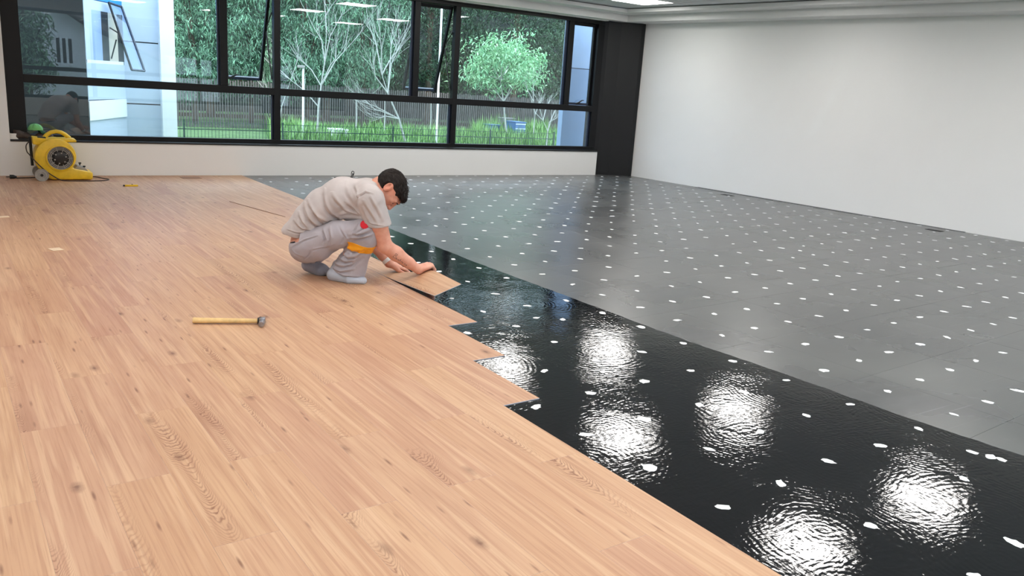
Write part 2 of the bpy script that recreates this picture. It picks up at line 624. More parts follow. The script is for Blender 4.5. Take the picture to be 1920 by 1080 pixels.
spots = []
for i in range(-24, 10):
    for j in range(-6, 31):
        p = grid(i, j)
        if p.y > YW - .03 or p.x > right_x(p.y) - .10: continue
        jit = Vector((rs.gauss(0, .006), rs.gauss(0, .006)))
        p = p + jit
        if covered(p) or not in_view(Vector((p.x, p.y, 0)), 25): continue
        if rs.random() < .008: continue
        spots.append((p.length, p))
for extra in ((1823, 848), (1857, 857), (1130, 697), (1500, 470), (1005, 596)):
    p = onZ(*extra); spots.append((p.length, Vector((p.x, p.y)) ))
spots.sort(key=lambda t: t[0])
rest = MB()
for q, (d, p) in enumerate(spots):
    me = rs.choice(spot_meshes)
    rot = rs.uniform(0, 6.28); sc = rs.uniform(.85, 1.2)
    if q < 300:
        o = link('filler_spot', me, parent=floor)
        o.location = (p.x, p.y, 0.0006); o.rotation_euler = (0, 0, rot); o.scale = (sc, sc * rs.uniform(.8, 1), 1)
    else:
        cz, sz = math.cos(rot) * sc, math.sin(rot) * sc
        rest.add([(p.x + v.co.x * cz - v.co.y * sz, p.y + v.co.x * sz + v.co.y * cz, .0006 + v.co.z) for v in me.vertices], [tuple(f.vertices) for f in me.polygons])
if rest.v:
    tag(rest.build('filler_spots', MAT['filler'], parent=floor), kind='stuff')

# floor boxes cut into the panels along the right wall
for nm, px in (('near the window corner', (1364, 366)), ('farther from the window', (1752, 432))):
    p = onZ(*px)
    r = empty('floor_box', (p.x, p.y, 0.0005), math.atan2(rdir.y, rdir.x))
    MB().box(-.085, .085, -.045, .045, 0, .002).build('rim', MAT['dark_metal'], r)
    MB().box(-.075, .075, -.036, .036, .002, .0035).build('lid', MAT['black_rubber'], r)
    tag(r, 'dark floor outlet box beside the right wall, ' + nm, 'floor box', 'floor outlet boxes')
# threshold strip at the foot of the right wall
sp0, sp1 = Vector((right_x(8.3), 8.3)), Vector((right_x(4.6), 4.6))
nn_ = -rnrm
tag(MB().prism([(sp0.x, sp0.y), (sp0.x + nn_.x * .075, sp0.y + nn_.y * .075), (sp1.x + nn_.x * .03, sp1.y + nn_.y * .03), (sp1.x, sp1.y)][::-1], 0.0002, .004).build('trim_1', MAT['slab']), 'thin grey filler strip along the foot of the right wall', kind='structure')

# ------------------------------------------------------------------ walls
def wall(name, mb, mat, label):
    return tag(mb.build(name, mat), label, kind='structure')


wf = MB()
wf.box(XL - .2, 0.352, YW, YW + .30, 0, SOFFIT + .2)
wf.box(0.352, 8.02, YW, YW + .30, 0, .352)
wf.box(0.352, 8.02, YW, YW + .30, 2.262, SOFFIT + .2)
wall('wall_front', wf, MAT['wall'], 'white wall under and beside the long black framed window')
wr = MB()
a0, a1 = RA - rdir * .35, RA + rdir * 11.2
wr.prism([(a0.x, a0.y), (a1.x, a1.y), (a1.x + rnrm.x * .25, a1.y + rnrm.y * .25), (a0.x + rnrm.x * .25, a0.y + rnrm.y * .25)], -0.15, CEIL + .3)
wall('wall_right', wr, MAT['wall'], 'long blank white wall on the right')
wall('wall_left', MB().box(XL - .2, XL, YB, YW, 0, CEIL + .3), MAT['wall'], 'white wall far to the left')
col = MB().prism([(8.02, 9.865), (8.09, 9.855), (8.27, 9.775), (8.53, 9.615), (8.60, 9.62), (8.75, 9.72), (8.75, 10.15), (8.02, 10.15)], 0, SOFFIT + .01)
wall('column', col, MAT['black_paint'], 'matt black corner column between the window and the white wall')
# wall behind the camera with its own window (seen only as a reflection in the glass)
wb = MB()
wb.box(XL - .2, 0.2, YB - .25, YB, 0, CEIL + .3)
wb.box(0.2, 9.9, YB - .25, YB, 0, .36)
wb.box(0.2, 9.9, YB - .25, YB, 2.2, CEIL + .3)
wb.box(8.2, 9.9, YB - .25, YB, .36, 2.2)
wall('wall_back', wb, MAT['wall'], 'white wall behind the viewer')
w2 = tag(empty('window_2', (0, YB - .12, 0)), 'black framed window behind the viewer', kind='structure')
for z0, z1 in ((.36, .42), (.94, 1.02), (2.14, 2.2)):
    MB().box(.2, 8.2, -.03, .03, z0, z1).build('rail', MAT['black_alu'], w2)
for x in (.2, 3.6, 5.9, 8.12):
    MB().box(x, x + .08, -.03, .03, .42, 2.14).build('mullion', MAT['black_alu'], w2)
for x0, x1 in ((.28, 3.6), (3.68, 5.9), (5.98, 8.12)):
    for z0, z1 in ((.42, .94), (1.02, 2.14)):
        MB().box(x0, x1, -.003, .003, z0, z1).build('pane', MAT['clear_glass'], w2)

# ------------------------------------------------------------------ ceiling with stepped cove
ce = MB().box(XL - .2, 9.95, YB - .2, YW + .3, CEIL + .04, CEIL + .25)
ceiling = wall('ceiling', ce, MAT['cove'], 'suspended ceiling of pale tiles with square light panels')


WS, RS = 0.14, 0.36
def run(o_win, o_right, z0, z1):
    mb = MB()
    mb.box(XL, 8.75, YW - o_win, YW + .02, z0, z1)
    p0, p1 = RA - rdir * .05, RA + rdir * 10.9
    q = [p0 + rnrm * .02, p1 + rnrm * .02, p1 - rnrm * o_right, p0 - rnrm * o_right]
    mb.prism([(v.x, v.y) for v in q][::-1], z0 + .0004, z1 + .0004)
    return mb
wall('trim_2', run(WS, RS, SOFFIT, STEP), MAT['cove'], 'lower white cove step around the ceiling edge')
wall('trim_3', run(WS + .30, RS + .30, STEP + .0008, CEIL - .012), MAT['cove'], 'upper white cove step around the ceiling edge')
wall('trim_4', run(WS + .012, RS + .012, STEP, STEP + .0007), MAT['cove'], 'shadow bead between the two cove steps')

tile_me = MB().box(-.597, .597, -.297, .297, 0, .015).mesh('ceiling_tile'); tile_me.materials.append(MAT['tile'])
half_me = MB().box(-.297, .297, -.297, .297, 0, .015).mesh('ceiling_tile'); half_me.materials.append(MAT['tile'])
LX = [7.5, 5.7, 3.9, 2.1, 0.3, -1.5]
LY = [8.5, 6.1, 3.7, 1.3]
cells = {}
for x in LX:
    for y in LY:
        cells[(round((x - 7.5) / .6), round((y - 8.5) / .6))] = 1
for cx in range(-19, 3):
    for cy in range(-15, 2):
        if (cx, cy) in cells: continue
        x, y = 7.5 + cx * .6, 8.5 + cy * .6
        if x - .3 > right_x(y) - .5 or x < XL: continue
        if not (4.2 < x and y > 3.0): continue        # only the corner the photo can see is tiled piece by piece
        o = link('ceiling_tile', half_me, parent=ceiling); o.location = (x, y, CEIL)
MB().box(XL, 4.2, YB, YW - .2, CEIL + .002, CEIL + .02).box(4.2, 9.6, YB, 3.0, CEIL + .002, CEIL + .02).build('tile_field', MAT['tile'], ceiling)

for ix, x in enumerate(LX):
    for iy, y in enumerate(LY):
        if iy == 0 and ix > 2: continue           # no lamp over the far left of the room
        r = empty('ceiling_lamp', (x, y, CEIL - .004))
        MB().box(-.3, .3, -.3, -.285, 0, .02).box(-.3, .3, .285, .3, 0, .02).box(-.3, -.285, -.285, .285, 0, .02).box(.285, .3, -.285, .285, 0, .02).build('frame', MAT['white_metal'], r)
        MB().box(-.285, .285, -.285, .285, .004, .012).build('diffuser', MAT['led'], r)
        col_w = ('first', 'second', 'third', 'fourth', 'fifth', 'sixth')[ix] + ' column from the right wall'
        row_w = ('nearest the window', 'second from the window', 'third from the window', 'farthest from the window')[iy]
        tag(r, 'square ceiling lamp, ' + col_w + ', ' + row_w, 'ceiling lamp', 'square ceiling lamps')

# ------------------------------------------------------------------ window
win = tag(empty('window_1', (0, YF, 0)), 'long black aluminium window with awning sashes over a low white wall', kind='structure')
PANE_SKEW = math.radians(3.2)
ZT0, ZT1, ZB, ZH = .942, 1.025, .42, 2.209
posts = dict(left=(.354, .513), a=(2.464, 2.549), b=(3.080, 3.156), c=(4.90, 4.98), d=(5.497, 5.573), e=(7.38, 7.468), right=(7.916, 8.03))
def fr(x0, x1, z0, z1, name='frame_bar', d0=-.035, d1=.045, mat='black_alu'):
    return MB().box(x0, x1, d0, d1, z0, z1).build(name, MAT[mat], win, bevel=.003)
fr(.354, 8.03, .366, ZB, 'bottom_rail')
fr(.354, 8.03, ZH, 2.262, 'top_rail')
fr(.513, 7.916, ZT0, ZT1, 'transom')
for k in ('left', 'b', 'd', 'right'):
    fr(*posts[k], ZB, ZH, 'mullion', -.036, .046)
for k in ('a', 'c', 'e'):
    fr(*posts[k], ZT1, ZH, 'mullion', -.034, .044)
# post reveals, the daylight on them put into a bluer colour
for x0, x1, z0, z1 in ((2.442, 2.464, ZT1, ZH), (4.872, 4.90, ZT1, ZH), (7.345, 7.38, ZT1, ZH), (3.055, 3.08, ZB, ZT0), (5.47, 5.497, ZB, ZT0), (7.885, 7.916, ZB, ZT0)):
    fr(x0, x1, z0, z1, 'daylit_reveal', .002, .03, 'alu_daylit')
for x0, x1, z0, z1 in ((.513, 2.464, ZT1, ZH), (3.156, 4.90, ZT1, ZH), (5.573, 7.38, ZT1, ZH), (.513, 3.08, ZB, ZT0), (3.156, 5.497, ZB, ZT0), (5.573, 7.916, ZB, ZT0)):
    o = MB().box(-.004, x1 - x0 + .004, .0, .006, z0 - .004, z1 + .004).build('pane', MAT['glass'], win)
    o.location = (x0, .012, 0)
    if x0 < .6: o.rotation_euler = (0, 0, PANE_SKEW)      # the left panes sit slightly out of line


def sash(x0, x1, ang, mat='alu_daylit'):
    s = empty('awning_sash', (0, .05, ZH), parent=win)
    s.rotation_euler = (math.radians(ang), 0, 0)
    h = ZH - ZT1 - .004; w = .036
    g = .004
    MB().box(x0 + g, x0 + w, -.02, .02, -h, 0).build('stile', MAT['black_alu'], s, bevel=.002)
    MB().box(x1 - w, x1 - g, -.02, .02, -h, 0).build('stile', MAT['black_alu'], s, bevel=.002)
    MB().box(x0 + w, x1 - w, -.02, .02, -.045, 0).build('rail', MAT['black_alu'], s, bevel=.002)
    MB().box(x0 + w, x1 - w, -.02, .02, -h, -h + .034).build('rail', MAT[mat], s, bevel=.002)
    MB().box(x0 + w - .004, x1 - w + .004, -.003, .003, -h + .03, -.041).build('pane', MAT['glass'], s)
    # latch handle at the foot of the sash
    xm = x0 + .26 * (x1 - x0) if ang else x0 + .45 * (x1 - x0)
    pts = [(xm - .03, -.03, -h + .018), (xm, -.05, -h + .03), (xm + .03, -.058, -h + .055), (xm + .065, -.056, -h + .072), (xm + .1, -.054, -h + .074)]
    MB().tube(pts, [.013, .013, .010, .008, .005], 8).build('handle', MAT['black_rubber'], s, smooth=True)
    if ang:
        for sx in (x0 + .012, x1 - .012):
            y_b, z_b = math.sin(math.radians(ang)) * h * .45, -math.cos(math.radians(ang)) * h * .45
            # stay arms from the fixed frame to the sash
            inv = s.rotation_euler.to_matrix().transposed()
            a_ = inv @ Vector((sx, -.03, -h * .28)); b_ = Vector((sx, 0, -h * .46)); c_ = inv @ Vector((sx, -.03, -h * .92))
            MB().tube([a_, b_], .008, 6).build('stay_arm', MAT['dark_metal'], s)
            MB().tube([b_, c_], .008, 6).build('stay_arm', MAT['dark_metal'], s)
    return s


sash(2.549, 3.080, 20)
sash(4.98, 5.497, 20)
sash(7.468, 7.916, 0)
ws = MB().box(.352, 8.02, YW - .012, YF + .05, .352, .372).build('window_sill', MAT['sill'], bevel=.004)
tag(ws, 'black stone sill under the long window', kind='structure')

# ------------------------------------------------------------------ outdoors
ZG = -0.06


def mat_leaf(name, c0, c1):
    m = NT(name)
    geo = m.n('ShaderNodeNewGeometry')
    isl = geo.outputs['Random Per Island']
    c = m.ramp(isl, [(0.0, c0), (0.55, tuple((a + b) / 2 for a, b in zip(c0, c1))), (1.0, c1)])
    m.set(color=c, rough=0.5, spec=0.4)
    m.b.inputs['Transmission Weight'].default_value = 0.0
    return m.m


MAT['leaf_bamboo'] = mat_leaf('bamboo_leaf', srgb(20, 44, 36), srgb(150, 196, 158))  # wide tone range stands in for shade and glints among the leaves
MAT['leaf_dark'] = mat_leaf('dark_leaf', srgb(16, 30, 24), srgb(92, 122, 92))  # darkened to stand in for shade deep in the crowns
MAT['leaf_pale'] = mat_leaf('pale_leaf', srgb(96, 156, 112), srgb(190, 228, 180))
MAT['grass'] = mat_leaf('grass_blade', srgb(50, 96, 44), srgb(140, 182, 100))
MAT['bark'] = simple('brown_bark', srgb(84, 70, 58), 0.9, var=0.3, nscale=12)
MAT['pale_bark'] = simple('pale_bark', srgb(168, 168, 162), 0.8, var=0.2, nscale=25)
MAT['lawn'] = simple('lawn_soil', srgb(72, 100, 52), 0.95, var=0.3, nscale=5)
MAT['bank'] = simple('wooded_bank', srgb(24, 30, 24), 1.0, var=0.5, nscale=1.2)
MAT['slat'] = simple('weathered_slat', srgb(84, 80, 78), 0.85, var=0.3, nscale=8)
MAT['wire'] = simple('green_fence_wire', srgb(40, 66, 60), 0.5, var=0.1)
MAT['clad'] = simple('pale_cladding', srgb(196, 206, 220), 0.5, var=0.04, nscale=1.2)
MAT['clad_white'] = simple('bright_white_cladding', srgb(246, 246, 246), 0.5, var=0.01)
MAT['clad_dark'] = simple('charcoal_cladding', srgb(12, 13, 17), 0.6, var=0.1, nscale=2)
MAT['cream'] = simple('cream_panel', srgb(206, 194, 176), 0.7, var=0.05)
MAT['blue'] = simple('bright_blue_panel', srgb(30, 140, 226), 0.5, var=0.05)
MAT['blue_box'] = simple('blue_plastic', srgb(70, 108, 156), 0.45, var=0.1)
MAT['grey_wall'] = simple('grey_render', srgb(136, 156, 186), 0.85, var=0.05, nscale=2.5)
MAT['grey_wall2'] = simple('pale_grey_render', srgb(160, 178, 206), 0.85, var=0.04, nscale=2.5)
MAT['crate'] = simple('grey_crate', srgb(120, 116, 122), 0.7, var=0.2, nscale=20)
MAT['house'] = simple('whitewashed_house', srgb(220, 226, 236), 0.85, var=0.05)
MAT['roof'] = simple('grey_brown_roof_tile', srgb(120, 108, 108), 0.85, var=0.2, nscale=10)
MAT['pole'] = simple('white_pole', srgb(236, 236, 236), 0.5, var=0.04)

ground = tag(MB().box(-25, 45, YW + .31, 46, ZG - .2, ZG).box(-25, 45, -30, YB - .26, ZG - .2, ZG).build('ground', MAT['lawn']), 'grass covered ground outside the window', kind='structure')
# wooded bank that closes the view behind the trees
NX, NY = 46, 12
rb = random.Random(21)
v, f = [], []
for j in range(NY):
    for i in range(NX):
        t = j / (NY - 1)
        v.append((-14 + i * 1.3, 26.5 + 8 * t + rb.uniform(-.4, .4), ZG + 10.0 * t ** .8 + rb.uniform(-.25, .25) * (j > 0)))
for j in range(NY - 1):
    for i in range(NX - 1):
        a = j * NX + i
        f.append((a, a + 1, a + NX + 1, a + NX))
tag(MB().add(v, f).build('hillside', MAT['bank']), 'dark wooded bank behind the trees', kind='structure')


def leaf_cloud(centres, per, leaf_l, leaf_w, spread, droop, rg, name, mat, parent):
    """leaves in sprays around the given centres: one mesh of little folded blades"""
    V, F = [], []
    for c in centres:
        ax = rg.uniform(0, 6.283)
        for _ in range(per):
            a = ax + rg.gauss(0, 1.2)
            el = rg.gauss(-droop, .45)
            d = Vector((math.cos(a) * math.cos(el), math.sin(a) * math.cos(el), math.sin(el)))
            p = c + Vector((rg.gauss(0, spread), rg.gauss(0, spread), rg.gauss(0, spread * .8)))
            L = leaf_l * rg.uniform(.6, 1.3); W = leaf_w * rg.uniform(.7, 1.2)
            s = d.cross(Vector((rg.gauss(0, .5), rg.gauss(0, .5), 1)))
            if s.length < 1e-3: continue
            s.normalize()
            up = s.cross(d) * (W * .25)
            b = len(V)
            V += [p, p + d * L * .45 + s * W * .5 + up, p + d * L - Vector((0, 0, L * .15)), p + d * L * .45 - s * W * .5 + up]
            F += [(b, b + 1, b + 2), (b, b + 2, b + 3)]
    me = bpy.data.meshes.new(name)
    me.from_pydata([tuple(q) for q in V], [], F); me.update()
    o = link(name, me, mat, parent)
    o['kind'] = 'stuff'
    return o


def branchy(mb, p, d, L, r, depth, rg, out=None, spread=.5, up=.15, nseg=3, kids=(2, 3), shrink=.72):
    pts = [p]; rr = [r]
    q = p.copy(); dd = d.copy()
    for k in range(nseg):
        dd = (dd + Vector((rg.gauss(0, .12), rg.gauss(0, .12), rg.gauss(0, .06) + up * .3))).normalized()
        q = q + dd * (L / nseg)
        pts.append(q.copy()); rr.append(r * (1 - .4 * (k + 1) / nseg))
    mb.tube(pts, rr, 5 if depth else 4, cap=False)
    if out is not None and depth <= 1: out.append(q.copy())
    if depth <= 0: return
    for _ in range(rg.randint(*kids)):
        i = rg.randint(1, nseg)
        a = rg.uniform(0, 6.283)
        nd = (dd + Vector((math.cos(a), math.sin(a), 0)) * spread + Vector((0, 0, up))).normalized()
        branchy(mb, pts[i], nd, L * rg.uniform(shrink - .15, shrink + .1), rr[i] * .62, depth - 1, rg, out, spread, up, nseg, kids, shrink)


def big_tree(name, label, base, h, blobs, per, n, leaf, mat, seed, group=None, trunk_r=.12, droop=.5, cat='tree'):
    """blobs: (dx,dy,z,rx,ry,rz) crown ellipsoids; n spray centres in all"""
    rg = random.Random(seed)
    r = empty(name, base)
    mb = MB()
    mb.tube([(0, 0, 0), (.06, .03, h * .35), (-.05, .02, h * .7), (.03, 0, h * (1.5 if h > 4.5 and trunk_r > .1 else 1.0))], [trunk_r, trunk_r * .8, trunk_r * .6, trunk_r * .3], 8)
    for b in blobs:
        mb.tube([(0, 0, h * .35), (b[0] * .5, b[1] * .5, b[2] * .75), (b[0], b[1], b[2])], [trunk_r * .5, trunk_r * .35, trunk_r * .15], 6)
    mb.build('trunk', MAT['bark'], r, smooth=True)
    cs = []
    wts = [b[3] * b[4] * b[5] for b in blobs]
    for _ in range(n):
        b = rg.choices(blobs, wts)[0]
        u = Vector((rg.gauss(0, 1), rg.gauss(0, 1), rg.gauss(0, 1))).normalized() * (rg.random() ** .28)
        cs.append(Vector((b[0] + u.x * b[3], b[1] + u.y * b[4], b[2] + u.z * b[5])))
    leaf_cloud(cs, per, leaf[0], leaf[1], leaf[2], droop, rg, 'foliage', mat, r)
    tag(r, label, cat, group)
    return r


def at(px, py, Y, z=None):
    p = onY(px, py, Y)
    if z is not None: p.z = z
    return p


# --- far row of dense dark trees
specs = [
    (395, 23.5, 4.6, 'tall dense dark tree behind the bamboo at the left', 1),
    (610, 24.2, 5.2, 'dense dark tree behind the first bare sapling', 2),
    (800, 24.5, 5.0, 'dense dark tree behind the narrow open sash', 3),
    (960, 24.0, 5.4, 'dense dark tree rising behind the pale green tree', 4),
    (1090, 25.0, 5.2, 'dense dark tree at the right end of the far row', 5)]
for px, Y, h, lab, sd in specs:
    b = at(px, 200, Y, ZG)
    big_tree('forest_tree', lab, b, h, [(0, 0, h * .55, 2.2, 1.1, 1.7), (-1.3, .2, h * .38, 1.3, .9, 1.2), (1.4, 0, h * .42, 1.5, .9, 1.3), (0, 0, h * .85, 1.8, 1, 1.2), (.3, 0, h * 1.25, 2.3, 1.1, 1.7)], 20, 1080, (.12, .04, .12), MAT['leaf_dark'], sd, 'dense dark trees behind the fence')
# --- bamboo-like bright foliage
for px, Y, h, lab, sd, n in (
    (365, 20.2, 3.6, 'bright bamboo clump beside the white pillar', 11, 520),
    (470, 20.6, 3.8, 'bright bamboo clump behind the left open sash', 12, 620),
    (575, 20.4, 3.9, 'bright bamboo clump behind the first bare sapling', 13, 620),
    (680, 20.9, 4.2, 'tall bright bamboo clump reaching the window head', 14, 560)):
    b = at(px, 200, Y, ZG)
    big_tree('bamboo_clump', lab, b, h, [(0, 0, h * .5, 1.0, .7, 1.15), (-.5, -.1, h * .35, .8, .6, .8), (.5, 0, h * .8, 1.0, .6, .9), (-.3, 0, h * .95, .9, .6, .8)], 30, int(n * .8), (.115, .024, .085), MAT['leaf_bamboo'], sd, 'bright bamboo clumps beyond the fence', trunk_r=.05, droop=.75)

# --- slat fence
fy = 19.0
x0, x1 = at(322, 200, fy).x, at(1060, 200, fy).x
fence = empty('slat_fence', (x0, fy, ZG))
rg = random.Random(8)
mb = MB(); x = 0.0
while x < x1 - x0:
    w = rg.uniform(.026, .034)
    h = 1.04 + rg.uniform(-.02, .02)
    mb.box(x, x + w, rg.uniform(-.004, .004), .022, 0, h)
    x += w + rg.uniform(.024, .034)
tag(mb.build('slats', MAT['slat'], fence), kind='stuff')
for z in (.22, .8):
    MB().box(0, x1 - x0, .022, .06, z, z + .08).build('rail', MAT['bark'], fence)
tag(fence, 'weathered fence of narrow upright wooden slats behind the lawn', 'fence')

# --- wire mesh fence close to the building
my = 13.2
xa, xb = at(322, 200, my).x, at(1046, 200, my).x
ztop = at(737, 240, my).z
mf = empty('wire_mesh_fence', (xa, my, ZG))
mb = MB()
H_ = ztop - ZG
x = 0
while x < xb - xa:
    mb.box(x, x + .0055, -.003, .003, 0, H_); x += .052
for z in (.05, .20, .35, H_ - .12, H_ - .01):
    mb.box(0, xb - xa, -.006, 0, z, z + .007)
tag(mb.build('wires', MAT['wire'], mf), kind='stuff')
for px in (345, 530, 737, 920, 1040):
    x = at(px, 240, my).x - xa
    MB().box(x - .012, x + .012, -.012, .012, 0, H_ + .03).build('post', MAT['wire'], mf)
tag(mf, 'low green wire mesh fence just outside the window', 'fence')

# --- long grass
rg = random.Random(17)
V, F = [], []
gx0, gx1 = at(515, 250, 16).x, at(1046, 250, 16).x
for _ in range(15000):
    y = rg.uniform(14.0, 18.9)
    x = rg.uniform(gx0 * y / 16 * .98, gx1 * y / 16)
    hmax = .20 + .20 * max(0, math.sin(x * 1.1 + 2.0) * math.sin(y * 1.7 + x * .4)) + (.18 if 9.5 < x * 16 / y < 11.5 else 0)
    if x * 16 / y > 12.0: hmax *= .55
    h = hmax * rg.uniform(.5, 1.25)
    a = rg.uniform(0, 6.283); l = rg.uniform(.1, .5) * h; w = rg.uniform(.008, .016)
    dx, dy = math.cos(a), math.sin(a)
    b = len(V)
    V += [(x - dy * w, y + dx * w, ZG), (x + dy * w, y - dx * w, ZG), (x + dx * l * .4 + dy * w * .6, y + dy * l * .4 - dx * w * .6, ZG + h * .6), (x + dx * l * .4 - dy * w * .6, y + dy * l * .4 + dx * w * .6, ZG + h * .6), (x + dx * l, y + dy * l, ZG + h)]
    F += [(b, b + 1, b + 2, b + 3), (b + 3, b + 2, b + 4)]
me = bpy.data.meshes.new('long_grass'); me.from_pydata(V, [], F); me.update()
tag(link('long_grass', me, MAT['grass']), 'long green grass growing between the mesh fence and the slat fence', 'grass', kind='stuff')


# --- bare saplings
def sapling(name, label, Y, main, seed, r0=.045, boughs=(), leafy=None, depth=3, group=None, blen=.8, spread=.45):
    rg = random.Random(seed)
    pts = [at(px, py, Y) for px, py in main]
    base = pts[0].copy(); base.z = ZG
    r = empty(name, base)
    L = [Vector((0, 0, 0))] + [p - base for p in pts[1:]]
    mb = MB()
    r0 *= .72
    mb.tube(L, [r0 * (1 - .75 * i / (len(L) - 1)) for i in range(len(L))], 7)
    tips = []
    for bi, (i, tx, ty, dy_) in enumerate(boughs):
        p = L[i]; q = at(tx, ty, Y + dy_) - base
        mid = (p + q) / 2 + Vector((rg.gauss(0, .06), rg.gauss(0, .06), .05))
        mb.tube([p, mid, q], [r0 * .55, r0 * .38, r0 * .16], 6, cap=False)
        for s_, t_ in ((mid, q - p), (q, q - p), ((mid + q) / 2, q - p)):
            for _ in range(2):
                d = (t_.normalized() + Vector((rg.gauss(0, .45), rg.gauss(0, .45), rg.gauss(.2, .3)))).normalized()
                branchy(mb, s_, d, blen * rg.uniform(.4, .8), r0 * .17, depth - 2, rg, tips, spread, .25, 3, (1, 3))
    mb.build('branches', MAT['pale_bark'], r, smooth=True)
    if leafy:
        cs = [c + Vector((rg.gauss(0, .12), rg.gauss(0, .1), rg.gauss(.0, .12))) for c in tips for _ in range(leafy[0])]
        leaf_cloud(cs, leafy[1], leafy[2], leafy[3], .10, .45, rg, 'foliage', MAT['leaf_pale'], r)
    tag(r, label, 'tree', group)
    return r


sapling('bare_sapling', 'bare pale sapling next to the light pole, left of centre', 15.2, [(594, 262), (597, 200), (602, 161), (609, 115), (612, 60)], 31, .032,
        [(2, 560, 110, .3), (2, 640, 95, -.2), (3, 585, 45, .2), (3, 640, 30, -.1), (1, 545, 150, .4), (2, 660, 80, .2), (4, 622, 10, 0)])
sapling('bare_sapling', 'bare leaning sapling with a fan of white branches at centre', 14.6, [(763, 268), (748, 223), (727, 175), (716, 140)], 32, .034,
        [(3, 690, 40, .2), (3, 712, 60, -.2), (2, 755, 75, .1), (2, 735, 60, .3), (2, 700, 120, -.1), (1, 695, 205, .2), (1, 680, 190, .1), (3, 745, 95, 0), (1, 700, 222, -.1)])
sapling('pale_tree', 'young tree with pale green drooping leaves behind the right pane', 15.6, [(952, 275), (948, 235), (944, 190), (938, 150)], 33, .036,
        [(3, 912, 145, .1), (3, 936, 112, -.1), (3, 966, 108, .2), (2, 984, 135, 0), (2, 905, 165, .2), (3, 950, 128, .3), (2, 992, 152, -.1), (3, 922, 128, .1), (3, 960, 150, -.2)],
        leafy=(2, 16, .10, .030), blen=.42)
sapling('bare_sapling', 'bare forked sapling beside the grey outside wall', 13.9, [(1024, 275), (1027, 246), (1018, 226)], 34, .026,
        [(1, 1042, 222, 0), (2, 1002, 205, .1), (2, 1010, 192, 0), (1, 1040, 208, .1), (2, 1030, 190, .1)], blen=.4)
sapling('bare_sapling', 'thin straight sapling trunk between the fork and the blue boxes', 15.0, [(998, 275), (1001, 240), (1003, 215), (1000, 190)], 35, .022,
        [(3, 985, 150, .1), (3, 1012, 140, 0), (2, 1015, 185, .1)], blen=.4)
sapling('bare_sapling', 'thin sapling among the bamboo, left of the lamp pole', 16.0, [(520, 262), (528, 200), (545, 150)], 36, .02,
        [(2, 515, 110, .1), (2, 560, 90, 0), (1, 500, 160, .1)], blen=.5)
# --- poles
for px, top, Y, rad, lab, head in ((568, 128, 14.8, .020, 'slim light pole with a small lamp head beside the bare sapling', True), (818, 10, 14.4, .020, 'tall white pole seen through the middle open sash', False)):
    p = at(px, 260, Y); t = at(px, top, Y)
    r = empty('light_pole', (p.x, Y, ZG))
    dx = t.x - p.x
    MB().tube([(0, 0, 0), (0, 0, t.z - ZG)], rad, 10).build('shaft', MAT['pole'], r, smooth=True)
    if head:
        MB().box(-.10, .02, -.04, .04, t.z - ZG, t.z - ZG + .05).build('lamp_head', MAT['grey_plastic'], r, bevel=.01)
    else:
        MB().tube([(0, 0, t.z - ZG), (0, 0, t.z - ZG + .04)], rad * 1.3, 10).build('cap', MAT['grey_plastic'], r, smooth=True)
    MB().tube([(0, 0, 0), (0, 0, .03)], rad * 2.2, 10).build('foot_plate', MAT['grey_plastic'], r)
    tag(r, lab, 'pole')
for i, (px, lab) in enumerate(((667, 'thin white stake left of the leaning sapling'), (720, 'thin white stake behind the leaning sapling'), (806, 'thin white stake beside the tall white pole'))):
    Y = 17.5
    p = at(px, 255, Y); t = at(px, 185, Y)
    MBs = MB().tube([(0, 0, 0), (.01, 0, (t.z - ZG) * .5), (.0, .01, t.z - ZG)], [.016, .014, .010], 7)
    o = MBs.build('plant_stake', MAT['pale_bark'], None, smooth=True); o.location = (p.x, Y, ZG)
    tag(o, lab, 'stake')
# --- things left on the lawn
def yard_box(name, px0, px1, py0, py1, Y, depth, mat, label, cat, ribs=0, lid=True):
    a, b = at(px0, py1, Y), at(px1, py0, Y)
    r = empty(name, ((a.x + b.x) / 2, Y, ZG))
    w, h = (b.x - a.x) / 2, max(.1, b.z - ZG)
    MB().box(-w, w, 0, depth, 0, h - .02).build('body', mat, r, bevel=.008)
    if lid: MB().box(-w - .015, w + .015, -.015, depth + .015, h - .02, h).build('lid', mat, r, bevel=.004)
    for k in range(ribs):
        z = h * (k + .5) / ribs
        MB().box(-w, w, -.012, 0, z - .012, z + .012).build('rib', MAT['clad'], r)
    tag(r, label, cat)


yard_box('storage_bin', 919, 938, 234, 246, 16.6, .3, MAT['blue_box'], 'small blue bin on the lawn, left of the crates', 'bin')
yard_box('slatted_crate', 946, 966, 222, 242, 16.8, .3, MAT['crate'], 'grey slatted crate between the two blue bins', 'crate', ribs=4)
yard_box('ribbed_bin', 966, 986, 229, 250, 16.0, .4, MAT['blue_box'], 'blue bin with pale ribs on the lawn, right of the crate', 'bin', ribs=5)
yard_box('water_tank', 627, 652, 243, 262, 15.5, .35, MAT['clad_white'], 'white plastic tank in the grass by the leaning sapling', 'tank')

# --- projecting grey wall outside the right end
pf = at(1052, 250, 10.75); pb = at(1044.5, 250, 10.75)
yb = pf.x / (pb.x / 10.75)
ow = empty('outer_wall', (pf.x, 10.75, 0))
jz = at(1090, 129, 10.75).z
MB().box(0, 1.6, 0, yb - 10.75, ZG, jz - .006).build('lower_panel', MAT['grey_wall'], ow)
MB().box(0, 1.6, 0, yb - 10.75, jz + .006, 4.2).build('upper_panel', MAT['grey_wall2'], ow)
MB().box(.01, 1.6, .012, yb - 10.76, jz - .006, jz + .006).build('joint', MAT['clad_dark'], ow)
tag(ow, 'grey rendered wall projecting outside the right end of the window', 'wall', kind='structure')

